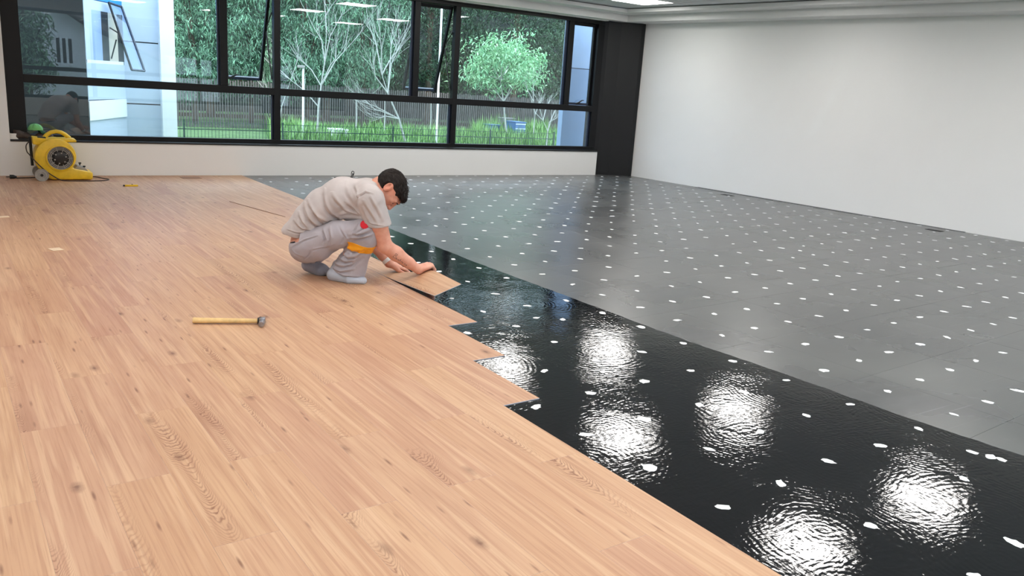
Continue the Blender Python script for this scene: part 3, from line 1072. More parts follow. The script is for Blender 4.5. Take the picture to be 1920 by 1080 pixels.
# --- neighbouring wing at the left
wing = empty('building_wing', (0, 11.6, ZG))
tag(wing, 'neighbouring wing with pale blue cladding, a white pillar and an open window', 'building')
def wloc(p): return Vector((p.x, p.y - 11.6, p.z - ZG))
def slab(name, pts, thick, mat, bevel=0):
    """a flat plate through four points (ccw seen from the room), given real thickness behind"""
    P = [wloc(p) for p in pts]
    nrm = (P[1] - P[0]).cross(P[2] - P[0]).normalized()
    if nrm.y < 0: nrm = -nrm
    Q = [p + nrm * thick for p in P]
    return MB().add(P + Q, [(0, 1, 2, 3), (7, 6, 5, 4), (0, 4, 5, 1), (1, 5, 6, 2), (2, 6, 7, 3), (3, 7, 4, 0)]).build(name, mat, wing, bevel=bevel)
def vplate(name, a, b, z0, z1, thick, mat):
    return slab(name, [Vector((a.x, a.y, z0)), Vector((b.x, b.y, z0)), Vector((b.x, b.y, z1)), Vector((a.x, a.y, z1))], thick, mat)
A0, A1 = at(-60, 200, 11.6), at(166, 200, 11.6)
vplate('dark_wall', A0, A1, ZG, 4.5, .2, MAT['clad_dark'])
B0, B1 = at(167, 200, 11.75), at(237, 200, 12.6)
C1 = at(304, 200, 12.6)
zj1, zj2, zw0, zw1 = at(260, 79, 12.6).z, at(260, 195, 12.6).z, at(200, 120, 12.1).z, at(200, 22, 12.1).z
def bl(t): return B0.lerp(B1, t)
# angled wall: wall below, ledge with its sunlight painted white, window opening, wall above
zl0a, zl1a = at(168, 226, 11.75).z, at(168, 190, 11.75).z
vplate('lower_cladding', B0, B1, ZG, zl0a + .1, .15, MAT['clad'])
led = slab('sunlit_ledge', [Vector((B0.x, B0.y - .05, zl0a)), Vector((B1.x, B1.y - .05, zl0a + .02)), Vector((B1.x, B1.y - .05, zl1a + .02)), Vector((B0.x, B0.y - .05, zl1a))], .2, MAT['clad_white'])
vplate('mid_cladding', B0, B1, zl1a + .02, zw0, .15, MAT['clad'])
vplate('window_sill', bl(0.02), bl(.98), zw0, zw0 + .04, .12, MAT['clad_white'])
for t0, t1, mt in ((0, .18, 'clad'), (.18, .42, 'grey_wall2'), (.42, .60, 'clad_dark'), (.60, .84, 'cream'), (.84, 1, 'clad_dark')):
    vplate('window_infill', bl(t0), bl(t1), zw0 + .04, zw1, .10, MAT[mt])
vplate('upper_cladding', B0, B1, zw1, at(200, 4, 12.1).z, .15, MAT['clad'])
vplate('blue_fascia', B0, B1, at(200, 4, 12.1).z + .01, 4.5, .15, MAT['blue'])
# flat wall in three cladding panels
for z0, z1 in ((ZG, zj2 - .008), (zj2 + .008, zj1 - .008), (zj1 + .008, 4.5)):
    vplate('cladding_panel', B1, C1, z0, z1, .12, MAT['clad'])
vplate('joint_backing', Vector((B1.x, B1.y + .02, 0)), Vector((C1.x, C1.y + .02, 0)), ZG, 4.5, .08, MAT['clad_dark'])
D0, D1 = at(304, 200, 12.5), at(331, 200, 12.5)
MB().box(D0.x, D1.x, .88, 1.2, 0, 4.5).build('pillar', MAT['clad_white'], wing)
# its open awning sash
S = [at(204, 5, 12.15), at(228, 13, 12.3), at(271, 133, 11.85), at(247, 131, 11.7)]
slab('open_sash_pane', S, .012, MAT['blue_glass'])
for a, b in ((0, 3), (0, 1), (1, 2), (3, 2)):
    MB().tube([wloc(S[a]), wloc(S[b])], .016, 6).build('open_sash_bar', MAT['alu_daylit'] if (a, b) != (0, 3) else MAT['black_alu'], wing)
MB().tube([wloc(at(206, 52, 12.3)), wloc(at(222, 62, 12.0))], .009, 6).build('sash_stay', MAT['dark_metal'], wing)
MB().tube([wloc(at(209, 110, 12.3)), wloc(at(218, 75, 12.0))], .009, 6).build('sash_stay', MAT['dark_metal'], wing)

# --- house across the road behind the viewer, mirrored in the left pane
def mir(px, py, Yv=28.8):
    p = onY(px, py, Yv)
    n_ = Vector((math.sin(PANE_SKEW), -math.cos(PANE_SKEW), 0)); o_ = Vector((.513, YF + .015, 0))
    return p - 2 * n_ * ((p - o_).dot(n_))
hb = mir(120, 120); hb.z = ZG
house = empty('house', hb)
tag(house, 'whitewashed house with a barred window, mirrored in the left pane', 'house')
def hl(px, py): return mir(px, py) - hb
wx0, wx1 = hl(62, 80).x, hl(420, 80).x
ap = hl(103, 12); ea = hl(165, 52)
MB().prism_y([(wx0, 0), (wx1, 0), (wx1, hl(420, 140).z if hl(420, 140).z > 1.5 else 1.5), (ea.x + 1.5, ea.z - .6), (ea.x, ea.z), (ap.x, ap.z), (wx0, ap.z - .4)], -3.0, 0.0).build('wall', MAT['house'], house)
MB().prism_y([(ap.x - .3, ap.z + .12), (ap.x - .3, ap.z + .32), (ea.x + 2.2, ea.z - .72), (ea.x + 2.2, ea.z - .92)], -3.2, .55).build('roof', MAT['roof'], house)
q0, q1 = hl(104, 117), hl(136, 73)
wn_ = MB().box(q0.x, q1.x, -.02, .03, q0.z, q1.z).build('window', MAT['clad_dark'], house)
for k in range(4):
    x = q0.x + (q1.x - q0.x) * k / 3
    MB().box(x - .03, x + .03, .03, .07, q0.z, q1.z).build('window_bar', MAT['house'], wn_)
MB().box(q0.x - .1, q1.x + .1, 0, .12, q0.z - .1, q0.z).build('window_sill', MAT['house'], house)
b = mir(46, 90, 26.5); b.z = ZG
big_tree('garden_tree', 'green tree beside the house, mirrored in the left pane', b, 2.6, [(0, 0, 1.9, .6, .6, 1.0), (-.5, 0, 1.4, .6, .6, .9), (.1, 0, .9, .6, .6, .6)], 12, 420, (.16, .06, .12), MAT['leaf_bamboo'], 41)

# unseen belt of trees, added to cut the sky mirrored in the panes
hg = MB()
rb = random.Random(77)
v, f = [], []
for j in range(7):
    for i in range(40):
        v.append((-14 + i * 1.0, -14.5 - .5 * math.sin(j / 6 * math.pi * .5) * 2 + rb.uniform(-.25, .25), ZG + 5.2 * j / 6 + rb.uniform(-.2, .2) * (j > 0)))
for j in range(6):
    for i in range(39):
        a = j * 40 + i
        f.append((a, a + 1, a + 41, a + 40))
tag(hg.add(v, f).build('added_tree_belt', MAT['bank']), 'dark belt of trees added behind the viewer to cut the mirrored sky', kind='structure')

# ------------------------------------------------------------------ the man: measured frame
PD, PX = 4.87, -0.95      # his mid plane in the camera-heading frame


def pm(px, py, dy=0.0):
    r = ray_cam(px, py)
    t = (PD + dy) / r[1]
    return np.array([r[0] * t - PX, dy, EYE + r[2] * t])


class Field:
    """signed-distance field on a grid, meshed with surface nets"""
    def __init__(self, lo, hi, h):
        self.lo, self.h = np.array(lo, float), h
        self.n = np.ceil((np.array(hi) - self.lo) / h).astype(int) + 1
        self.d = np.full(self.n, 0.5, np.float32)

    def sub(self, lo, hi):
        a = np.clip(np.floor((np.array(lo) - self.lo) / self.h).astype(int), 0, self.n - 1)
        b = np.clip(np.ceil((np.array(hi) - self.lo) / self.h).astype(int) + 1, 1, self.n)
        if np.any(b - a < 2): return None
        ax = [(self.lo[i] + self.h * np.arange(a[i], b[i])).astype(np.float32) for i in range(3)]
        G = (ax[0][:, None, None], ax[1][None, :, None], ax[2][None, None, :])
        return (slice(a[0], b[0]), slice(a[1], b[1]), slice(a[2], b[2])), G

    def put(self, fn, lo, hi, k=0.0, mode='add', pad=.04):
        r = self.sub(np.array(lo) - pad - k, np.array(hi) + pad + k)
        if r is None: return
        sl, G = r
        e = fn(*G).astype(np.float32)
        cur = self.d[sl]
        if mode == 'add':
            if k > 0:
                hh = np.clip(0.5 + 0.5 * (cur - e) / k, 0, 1)
                self.d[sl] = cur + (e - cur) * hh - k * hh * (1 - hh)
            else:
                self.d[sl] = np.minimum(cur, e)
        elif mode == 'cut':
            e = -e
            if k > 0:
                hh = np.clip(0.5 - 0.5 * (cur - e) / k, 0, 1)
                self.d[sl] = cur + (e - cur) * hh + k * hh * (1 - hh)
            else:
                self.d[sl] = np.maximum(cur, e)

    def cone(self, a, b, ra, rb, k=.02, sy=1.0, mode='add'):
        a, b = np.array(a, float), np.array(b, float)
        ba = b - a; L2 = float(ba @ ba) + 1e-12
        yc = (a[1] + b[1]) / 2

        def fn(X, Y, Z):
            px, py, pz = X - a[0], (Y - a[1]), Z - a[2]
            t = np.clip((px * ba[0] + py * ba[1] + pz * ba[2]) / L2, 0, 1)
            dx, dy, dz = px - t * ba[0], (py - t * ba[1]) / sy, pz - t * ba[2]
            return np.sqrt(dx * dx + dy * dy + dz * dz) - (ra + (rb - ra) * t)
        R = max(ra, rb); e = np.array([R, R * max(sy, 1), R])
        self.put(fn, np.minimum(a, b) - e, np.maximum(a, b) + e, k, mode)

    def chain(self, pts, rs, k=.02, sy=1.0):
        for (a, b), (ra, rb) in zip(zip(pts[:-1], pts[1:]), zip(rs[:-1], rs[1:])):
            self.cone(a, b, ra, rb, k, sy)

    def ell(self, c, r, k=.02, axes=None, mode='add'):
        c, r = np.array(c, float), np.array(r, float)
        A = np.eye(3) if axes is None else np.array(axes, float)   # rows = local axes

        def fn(X, Y, Z):
            p = (X - c[0], Y - c[1], Z - c[2])
            q = [(A[i, 0] * p[0] + A[i, 1] * p[1] + A[i, 2] * p[2]) / r[i] for i in range(3)]
            l = np.sqrt(q[0] ** 2 + q[1] ** 2 + q[2] ** 2)
            g = np.sqrt((q[0] / r[0]) ** 2 + (q[1] / r[1]) ** 2 + (q[2] / r[2]) ** 2) + 1e-9
            return l * (l - 1.0) / g
        R = r.max()
        self.put(fn, c - R, c + R, k, mode)

    def halfspace(self, p, nrm, lo=None, hi=None, k=.004):
        """remove everything on the side the normal points to (optionally only inside a box)"""
        p, nrm = np.array(p, float), np.array(nrm, float)
        nrm = nrm / np.linalg.norm(nrm)
        if lo is None: lo = self.lo; hi = self.lo + self.h * self.n
        self.put(lambda X, Y, Z: -((X - p[0]) * nrm[0] + (Y - p[1]) * nrm[1] + (Z - p[2]) * nrm[2]), lo, hi, k, 'cut', pad=0)

    def mesh(self):
        d = self.d; ins = d < 0
        nx, ny, nz = d.shape
        c = np.zeros((nx - 1, ny - 1, nz - 1), np.int8)
        offs = [(i, j, k) for i in (0, 1) for j in (0, 1) for k in (0, 1)]
        for i, j, k in offs:
            c += ins[i:nx - 1 + i, j:ny - 1 + j, k:nz - 1 + k]
        act = (c > 0) & (c < 8)
        idx = np.argwhere(act)
        ids = np.full(act.shape, -1, np.int64); ids[act] = np.arange(len(idx))
        acc = np.zeros((len(idx), 3)); cnt = np.zeros(len(idx))
        for a in offs:
            for ax in range(3):
                if a[ax]: continue
                b = list(a); b[ax] = 1
                va = d[idx[:, 0] + a[0], idx[:, 1] + a[1], idx[:, 2] + a[2]]
                vb = d[idx[:, 0] + b[0], idx[:, 1] + b[1], idx[:, 2] + b[2]]
                m = (va < 0) != (vb < 0)
                t = np.where(m, va / np.where(m, va - vb, 1), 0)
                pos = np.tile(np.array(a, float), (len(idx), 1)); pos[:, ax] = t
                acc[m] += pos[m]; cnt[m] += 1
        V = self.lo + self.h * (idx + acc / cnt[:, None])
        F = []
        for ax in range(3):
            u, v = (ax + 1) % 3, (ax + 2) % 3
            s0 = [slice(None)] * 3; s1 = [slice(None)] * 3
            s0[ax] = slice(0, -1); s1[ax] = slice(1, None)
            A, B = ins[tuple(s0)], ins[tuple(s1)]
            for sgn in (0, 1):
                e = np.argwhere((A & ~B) if sgn == 0 else (~A & B))
                ok = (e[:, u] > 0) & (e[:, v] > 0) & (e[:, u] < self.n[u] - 1) & (e[:, v] < self.n[v] - 1)
                e = e[ok]
                q = []
                for du, dv in ((-1, -1), (0, -1), (0, 0), (-1, 0)):
                    p = e.copy(); p[:, u] += du; p[:, v] += dv
                    q.append(ids[p[:, 0], p[:, 1], p[:, 2]])
                Q = np.stack(q, 1)
                if sgn: Q = Q[:, ::-1]
                F.append(Q)
        F = np.concatenate(F)
        F = F[(F >= 0).all(1)]
        return V, F


def vnormals(V, F):
    n = np.zeros_like(V)
    fn = np.cross(V[F[:, 2]] - V[F[:, 0]], V[F[:, 3]] - V[F[:, 1]])
    for k in range(4): np.add.at(n, F[:, k], fn)
    return n / (np.linalg.norm(n, axis=1, keepdims=True) + 1e-12)


def relax(V, F, it=2, lam=.5):
    for _ in range(it):
        acc = np.zeros_like(V); cnt = np.zeros(len(V))
        for a, b in ((0, 1), (1, 2), (2, 3), (3, 0)):
            np.add.at(acc, F[:, a], V[F[:, b]]); np.add.at(cnt, F[:, a], 1)
            np.add.at(acc, F[:, b], V[F[:, a]]); np.add.at(cnt, F[:, b], 1)
        V = V + lam * (acc / np.maximum(cnt, 1)[:, None] - V)
    return V


def folds(V, F, lines, side=-1, width=.012, amp=.006):
    """press creases into the cloth along polylines given in picture-plane measurements"""
    N_ = vnormals(V, F)
    w8 = np.clip(-side * -1 * 0 + (N_[:, 1] * side) * 1.6 + .25, 0, 1)
    disp = np.zeros(len(V))
    for ln in lines:
        pts, wd, am = ln[0], (ln[1] if len(ln) > 1 else width), (ln[2] if len(ln) > 2 else amp)
        P = [pm(*p, dy=-.12 if side < 0 else .1)[[0, 2]] for p in pts]
        best = np.full(len(V), 9.0); sgn = np.zeros(len(V))
        tot = len(P) - 1
        tt = np.zeros(len(V))
        for i in range(tot):
            a, b = P[i], P[i + 1]; ab = b - a
            t = np.clip(((V[:, [0, 2]] - a) @ ab) / (ab @ ab), 0, 1)
            q = V[:, [0, 2]] - (a + t[:, None] * ab)
            dist = np.hypot(q[:, 0], q[:, 1])
            m = dist < best
            best[m] = dist[m]
            sgn[m] = ((ab[0] * q[:, 1] - ab[1] * q[:, 0]) / np.linalg.norm(ab))[m]
            tt[m] = ((i + t) / tot)[m]
        taper = np.sin(np.pi * np.clip(tt * .9 + .05, 0, 1)) ** .6
        g = np.exp(-(best / wd) ** 2)
        ridge = np.exp(-((sgn - 1.7 * wd) / wd) ** 2) * (best < 4 * wd)
        disp += taper * (-2.3 * am * g + 1.5 * am * ridge)
    return V + N_ * (disp * w8)[:, None]


def quilt(V, F, amp, scale, seed):
    """small irregular cloth undulation"""
    rg = np.random.RandomState(seed)
    N_ = vnormals(V, F); d = np.zeros(len(V))
    for o in range(7):
        k = rg.normal(size=3); k *= scale * (1 + .35 * o) / np.linalg.norm(k)
        d += np.sin(V @ k + rg.uniform(0, 6.28) + 1.2 * np.sin(V @ (k[[1, 2, 0]] * .6))) / (1 + .4 * o)
    return V + N_ * (amp * d / 2.5)[:, None]


def to_obj(name, V, F, mat, parent):
    me = bpy.data.meshes.new(name)
    me.vertices.add(len(V)); me.vertices.foreach_set('co', V.astype(np.float32).ravel())
    me.loops.add(F.size); me.loops.foreach_set('vertex_index', F.astype(np.int32).ravel())
    me.polygons.add(len(F)); me.polygons.foreach_set('loop_start', np.arange(0, F.size, 4, dtype=np.int32))
    me.update(); me.validate()
    return link(name, me, mat, parent, smooth=True)


def mat_cloth(name, c, bump=.25, weave=900):
    m = NT(name)
    co = m.coord()
    n1 = m.noise(co, 9, 4, .6)
    n2 = m.noise(co, 260, 2, .6)
    col = m.ramp(n1, [(.3, tuple(x * .93 for x in c)), (.7, tuple(min(1, x * 1.05) for x in c))])
    m.set(color=m.mix(m.math('MULTIPLY', n2, .12), col, tuple(x * .7 for x in c)), rough=.9, spec=.2)
    m.b.inputs['Sheen Weight'].default_value = .15
    m.bump(m.math('ADD', n2, m.math('MULTIPLY', n1, .6)), bump, .0012)
    return m.m


def mat_skin():
    m = NT('skin')
    co = m.coord()
    at_ = m.n('ShaderNodeAttribute', attribute_name='tint').outputs['Color']
    n1 = m.noise(co, 25, 4, .6)
    c = m.ramp(n1, [(.3, srgb(214, 150, 128)), (.7, srgb(228, 172, 150))])
    m.set(color=m.mix(1.0, c, at_, 'MULTIPLY'), rough=.5, spec=.35)
    m.b.inputs['Subsurface Weight'].default_value = .08
    m.b.inputs['Subsurface Radius'].default_value = (.012, .005, .003)
    m.bump(m.noise(co, 300, 3, .6), .12, .001)
    return m.m


def mat_hair():
    m = NT('dark_brown_hair')
    co = m.coord()
    n = m.noise(m.mapping(co, (420, 160, 120), rot=(0, .6, 0)), 1.0, 3, .6)
    m.set(color=m.ramp(n, [(.35, srgb(16, 12, 10)), (.75, srgb(48, 35, 29))]), rough=.5, spec=.3)
    m.bump(n, .8, .003)
    return m.m


MAT['skin'] = mat_skin()
MAT['hair'] = mat_hair()
MAT['shirt'] = mat_cloth('pale_grey_cotton', srgb(196, 188, 187))
MAT['trousers'] = mat_cloth('grey_work_twill', srgb(176, 171, 178), .35)
MAT['sock'] = mat_cloth('light_blue_grey_knit', srgb(188, 195, 208), .6)
MAT['sock_dark'] = mat_cloth('grey_knit', srgb(142, 144, 156), .6)
MAT['orange'] = mat_cloth('orange_band', srgb(240, 160, 34), .2)
MAT['red'] = mat_cloth('red_patch', srgb(222, 50, 62), .2)
MAT['dark_cloth'] = mat_cloth('black_waistband', srgb(36, 36, 42))
MAT['tattoo'] = simple('tattoo_ink', srgb(66, 50, 56), .6, var=.1)
MAT['brow'] = simple('eyebrow_hair', srgb(40, 28, 24), .7, var=.2, nscale=200)
MAT['wrist_white'] = simple('white_paper_band', srgb(240, 240, 240), .5, var=.02)

root = empty('person', cam2world((PX, PD, 0)), -YAW)
tag(root, 'man in grey T-shirt and work trousers squatting to press down a floor board', 'person')
LO, HI = (-.50, -.36, -.005), (.62, .40, .76)

# --- joints (picture position, depth off his mid plane)
hipR, hipL = pm(578, 455, -.095), pm(580, 452, .095)
kneeR, kneeL = pm(683, 432, -.155), pm(668, 430, .17)
ankR, ankL = pm(634, 512, -.065), pm(584, 490, .055)
shR, shL = pm(694.5, 375, -.165), pm(690, 364, .175)
elR, elL = pm(722, 461, -.13), pm(691, 446, .25)
wrR, wrL = pm(785, 506, -.02), pm(729, 492, .235)
EAR = pm(727, 353, 0)
psi = math.radians(13)
UU = np.array([math.cos(psi), 0, math.sin(psi)]); FF = np.array([math.sin(psi), 0, -math.cos(psi)]); SS = np.array([0, 1.0, 0])
turn = math.radians(-8)     # head turned a touch towards the viewer
FF2 = FF * math.cos(turn) + SS * math.sin(turn); SS2 = SS * math.cos(turn) - FF * math.sin(turn)
HC = EAR + np.array([.014, 0, 0.002])


def hd(u, f, s=0.0):
    return HC + UU * u + FF2 * f + SS2 * s


HA = np.stack([UU, FF2, SS2])

# ================= body (one continuous skin surface)
B = Field(LO, HI, .0036)
# torso core under the shirt, pelvis and legs under the trousers
B.chain([pm(575, 446, 0), pm(602, 398, 0), pm(642, 372, 0), pm(684, 372, 0)], [.082, .084, .086, .080], .03, sy=1.42)
B.ell(pm(577, 458, 0), (.098, .150, .088), .03)
B.cone(hipR, kneeR, .060, .046, .02); B.cone(hipL, kneeL, .056, .040, .02)
B.cone(kneeR, ankR, .044, .034, .02); B.chain([kneeL, pm(626, 456, .14), ankL], [.038, .034, .032], .02)
# neck
B.cone(pm(692, 362, 0), hd(-.045, -.028), .062, .056, .03)
B.cone(pm(700, 372, 0), hd(-.07, .0), .050, .048, .03)
# skull and face
B.ell(hd(.028, -.006), (.074, .090, .075), .012, HA)
B.ell(hd(.000, .036), (.078, .060, .064), .03, HA)
B.ell(hd(-.050, .050), (.052, .048, .054), .03, HA)
B.cone(hd(-.055, .012, -.052), hd(-.096, .078, -.012), .020, .018, .02)
B.cone(hd(-.055, .012, .052), hd(-.096, .078, .012), .020, .018, .02)
B.ell(hd(-.100, .084), (.018, .016, .022), .02, HA)
for s in (-1, 1):
    B.ell(hd(.004, .074, s * .040), (.018, .020, .022), .015, HA)            # cheekbone
    B.cone(hd(.034, .094, s * .012), hd(.030, .084, s * .045), .010, .009, .012)   # brow
    B.ell(hd(.013, .104, s * .031), (.013, .014, .019), .010, HA, mode='cut')  # eye socket
    B.ell(hd(.013, .080, s * .031), (.013, .0125, .015), .004, HA)            # lidded eye
    B.ell(hd(-.028, .104, s * .013), (.008, .010, .008), .006, HA)            # nostril wing
B.cone(hd(.026, .092), hd(-.022, .116), .0085, .0115, .010)                   # nose
B.ell(hd(-.026, .116), (.010, .011, .012), .008, HA)
B.ell(hd(-.056, .094), (.007, .012, .023), .008, HA)                          # lips
B.ell(hd(-.067, .091), (.008, .012, .020), .006, HA)
B.ell(hd(-.0615, .107), (.0018, .006, .022), .003, HA, mode='cut')
for s in (-1, 1):                                                             # ears
    c = hd(.006, -.004, s * .076)
    ea_u = UU * .94 - FF2 * .30; ea_f = FF2 * .94 + UU * .30
    EA = np.stack([ea_u, ea_f, SS2])
    B.ell(c, (.034, .021, .010), .006, EA)
    B.ell(c - ea_f * .004 + SS2 * s * .009 + ea_u * .004, (.022, .012, .0095), .003, EA, mode='cut')
    B.ell(c - ea_u * .027 + ea_f * .004, (.010, .009, .008), .005, EA)
# arms
B.chain([shR, (shR + elR) / 2 + np.array([.004, -.008, 0]), elR], [.060, .053, .043], .02)
fm = elR + (wrR - elR) * .32
B.chain([elR, fm, elR + (wrR - elR) * .7, wrR], [.042, .044, .034, .0265], .015)
B.ell(elR + np.array([-.006, 0, -.002]), (.034, .036, .034), .02)
B.chain([shL, (shL + elL) / 2, elL], [.056, .050, .042], .02)
B.chain([elL, elL + (wrL - elL) * .35, elL + (wrL - elL) * .7, wrL], [.040, .041, .033, .026], .015)


def hand(wr, knuck, down, across, curl, fing_len=1.0, fist=False, thumb_side=1, flat=.5):
    """palm from wrist to knuckles; `across` runs from index to little finger"""
    wr, knuck = np.array(wr), np.array(knuck)
    ax = (knuck - wr); L = np.linalg.norm(ax); ax /= L
    across = np.array(across, float); across -= ax * (across @ ax); across /= np.linalg.norm(across)
    dn = np.array(down, float); dn -= ax * (dn @ ax); dn -= across * (dn @ across); dn /= np.linalg.norm(dn)
    A = np.stack([ax, across, dn])
    B.ell(wr + ax * L * .55, (L * .62, .040, .0185), .012, A)
    B.cone(wr, wr + ax * L * .4, .024, .022, .02)
    offs = [-.031, -.0105, .0105, .030]
    lens = [.092, .102, .095, .074]
    for o, ln in zip(offs, lens):
        k0 = wr + ax * (L * (1.0 if abs(o) < .02 else .94)) + across * o
        B.cone(wr + ax * L * .5 + across * o * .8, k0, .0105, .0112, .008)
        p = k0; d = ax.copy(); ln = ln * fing_len
        for seg, (fr_, c_) in enumerate(zip((.45, .31, .24), curl)):
            d = d * math.cos(c_) + dn * math.sin(c_)
            dn2 = dn * math.cos(c_) - (d * 0)
            nd = np.cross(across, d); nd /= np.linalg.norm(nd)
            dn = nd if nd @ dn >= 0 else -nd
            q = p + d * ln * fr_ + across * o * .06
            r0 = (.0103, .0093, .0083)[seg]
            B.cone(p, q, r0, r0 * .9, .0035)
            p = q
        dn = np.array(down, float); dn -= ax * (dn @ ax); dn -= across * (dn @ across); dn /= np.linalg.norm(dn)
    # thumb leaves the index side of the palm near its base
    t0 = wr + ax * L * .28 - across * .026 + dn * .006
    t1 = t0 + ax * .030 - across * .020 + dn * .012
    t2 = t1 + ax * .034 - across * (.006 if not fist else -.012) + dn * .006
    t3 = t2 + ax * .024 + across * (.0 if not fist else .014)
    B.cone(t0, t1, .0155, .0125, .012); B.cone(t1, t2, .0115, .0105, .005); B.cone(t2, t3, .0102, .0088, .004)


# right hand: heel of the hand down, fingers closed over the far edge of the board
hand(wrR + np.array([.0, .0, .006]), wrR + np.array([.066, .052, .026]), (.1, .05, -1), (.62, -.78, -.05), (1.15, 1.35, .9), .92, fist=True)
# left hand: laid flat on the board
hand(wrL + np.array([.0, .0, -.008]), wrL + np.array([.066, .045, -.036]), (-.1, 0, -1), (-.5, .85, .0), (.10, .22, .2), .95)
V, F = B.mesh()
V = relax(V, F, 1, .4)
body = to_obj('body', V, F, MAT['skin'], root)
# colour of the skin itself: lips, shaven beard, redder ears and forearms
rel = V - HC
hu, hf, hs = rel @ UU, rel @ FF2, rel @ SS2
tint = np.ones((len(V), 4), np.float32)
inhead = (np.abs(hu) < .14) & (np.abs(hf) < .14) & (np.abs(hs) < .1)
def paint(mask, col):
    tint[:, :3] = tint[:, :3] * (1 - mask[:, None]) + tint[:, :3] * np.array(col) * mask[:, None]
bd = inhead * np.clip((-.035 - hu) / .02, 0, 1) * np.clip((hf - .02) / .03, 0, 1)
paint(bd * .6, (.62, .60, .62))
lip = inhead * np.exp(-((hu + .0615) / .009) ** 2 - (hs / .02) ** 2) * (hf > .085)
paint(lip, (.85, .62, .62))
earm = inhead * (np.abs(hs) > .068) * (np.abs(hu) < .045)
paint(earm * .5, (1.0, .78, .72))
paint(inhead * .35, (.98, .86, .82))
ca = body.data.color_attributes.new('tint', 'FLOAT_COLOR', 'POINT')
ca.data.foreach_set('color', tint.ravel())

# ================= hair
lo = HC - .17; hi = HC + .17
Hh = Field(lo, hi, .003)
Hh.ell(hd(.024, -.008), (.078, .097, .081), .0, HA)
Hh.ell(hd(.000, -.036), (.070, .070, .074), .03, HA)
Hh.ell(hd(.062, .040), (.030, .048, .060), .025, HA)                # fuller top and fringe
Hh.ell(hd(.066, .070), (.020, .022, .050), .015, HA)
# face, neck and around the ears stay clear
Hh.ell(hd(-.034, .092), (.090, .082, .13), .006, HA, mode='cut')
for s in (-1, 1):
    Hh.ell(hd(-.026, .036, s * .085), (.070, .048, .036), .006, HA, mode='cut')
    Hh.ell(hd(-.004, -.008, s * .088), (.040, .026, .026), .004, HA, mode='cut')
Hh.halfspace(hd(-.066, -.05), -UU * 1.0 + FF * .25, k=.01)
V, F = Hh.mesh()
V = relax(V, F, 2, .5)
Nn = vnormals(V, F)
rel = V - HC
st = np.sin(rel @ SS2 * 260 + 6 * np.sin(rel @ UU * 40)) * .5 + np.sin(rel @ SS2 * 520 + rel @ UU * 70) * .3 + np.sin(rel @ FF2 * 170 + rel @ SS2 * 200) * .5
V = V + Nn * (.0016 * st)[:, None]
hair = to_obj('hair', V, F, MAT['hair'], root)
# loose tufts
rg = random.Random(4)
mb = MB()
for _ in range(60):
    a = rg.uniform(-1, 1); b = rg.uniform(-.2, 1)
    u0 = .075 + .06 * rg.random(); f0 = .09 * b - .02; s0 = .06 * a
    p = np.array([u0 - .05, f0, s0]); p = p / np.linalg.norm(p / np.array([.079, .095, .079]))
    q0 = hd(*(p * .98 + np.array([.030, -.008, 0])))
    d = UU * rg.uniform(.2, .7) + FF2 * rg.uniform(.5, 1.0) + SS2 * rg.uniform(-.3, .3)
    d /= np.linalg.norm(d)
    q1 = q0 + d * rg.uniform(.006, .012); q2 = q1 + d * .006 + FF * .003
    mb.tube([q0, q1, q2], [.0022, .0016, .0004], 4)
mb.build('hair_tufts', MAT['hair'], hair, smooth=True)
# combed strands lying on the hair surface
hb_ = V; hn_ = vnormals(V, F)
outer = np.where(((hb_ - HC) @ UU * .3 + np.abs((hb_ - HC) @ SS2) * .2 - (hb_ - HC) @ FF2 * .2 > -.03) & (np.einsum('ij,ij->i', hn_, hb_ - hd(.02, -.01)) > .03) & ~((np.abs((hb_ - HC) @ SS2) > .05) & ((hb_ - HC) @ UU < .05) & ((hb_ - HC) @ FF2 > -.045)))[0]
mb = MB()
for _ in range(1500):
    i = outer[rg.randrange(len(outer))]
    p, n_ = hb_[i].copy(), hn_[i]
    d = FF2 * .8 + UU * (.35 if (p - HC) @ FF2 < .03 else -.2) + SS2 * rg.uniform(-.25, .25)
    pts = []
    for k in range(4):
        d = d - n_ * (d @ n_); d /= np.linalg.norm(d) + 1e-9
        pts.append(p + n_ * (.0006 + .0006 * k))
        p = p + d * .008 - n_ * .0007 * k
    mb.tube(pts, [.0009, .0013, .0011, .0003], 3, cap=False)
mb.build('hair_strands', MAT['hair'], hair, smooth=True)
for s in (-1, 1):
    MB().tube([hd(.030, .1035, s * .014), hd(.034, .1015, s * .030), hd(.030, .0925, s * .046)], [.0035, .004, .002], 6).build('eyebrow', MAT['brow'], root, smooth=True)
    MB().tube([hd(.008, .0935, s * .019), hd(.005, .0945, s * .031), hd(.007, .089, s * .044)], [.0014, .0022, .0014], 6).build('eyelash', MAT['brow'], root, smooth=True)

# ================= T-shirt
T = Field(LO, HI, .0039)
T.chain([pm(566, 432, 0), pm(584, 412, 0), pm(608, 389, 0), pm(642, 370, 0), pm(684, 368, 0)], [.088, .100, .112, .115, .104], .035, sy=1.5)
T.cone(pm(560, 428, 0), pm(549, 434, 0), .070, .062, .03, sy=1.9)
T.cone(pm(690, 364, 0), pm(712, 360, 0), .088, .070, .03, sy=1.15)                # collar
T.cone(pm(688, 366, -.10), shR + np.array([.002, 0, .0]), .084, .078, .03)
T.cone(pm(690, 360, .10), shL, .084, .076, .03)
slR = shR + (elR - shR) * .66; slL = shL + (elL - shL) * .62
T.cone(shR, slR + (elR - shR) * .1, .078, .0765, .02)
T.cone(shL, slL + (elL - shL) * .1, .072, .070, .02)
T.cone(pm(700, 392, -.10), pm(688, 402, -.12), .05, .045, .03)
T.cone(pm(655, 396, -.07), pm(684, 398, -.09), .056, .056, .03, sy=1.3)
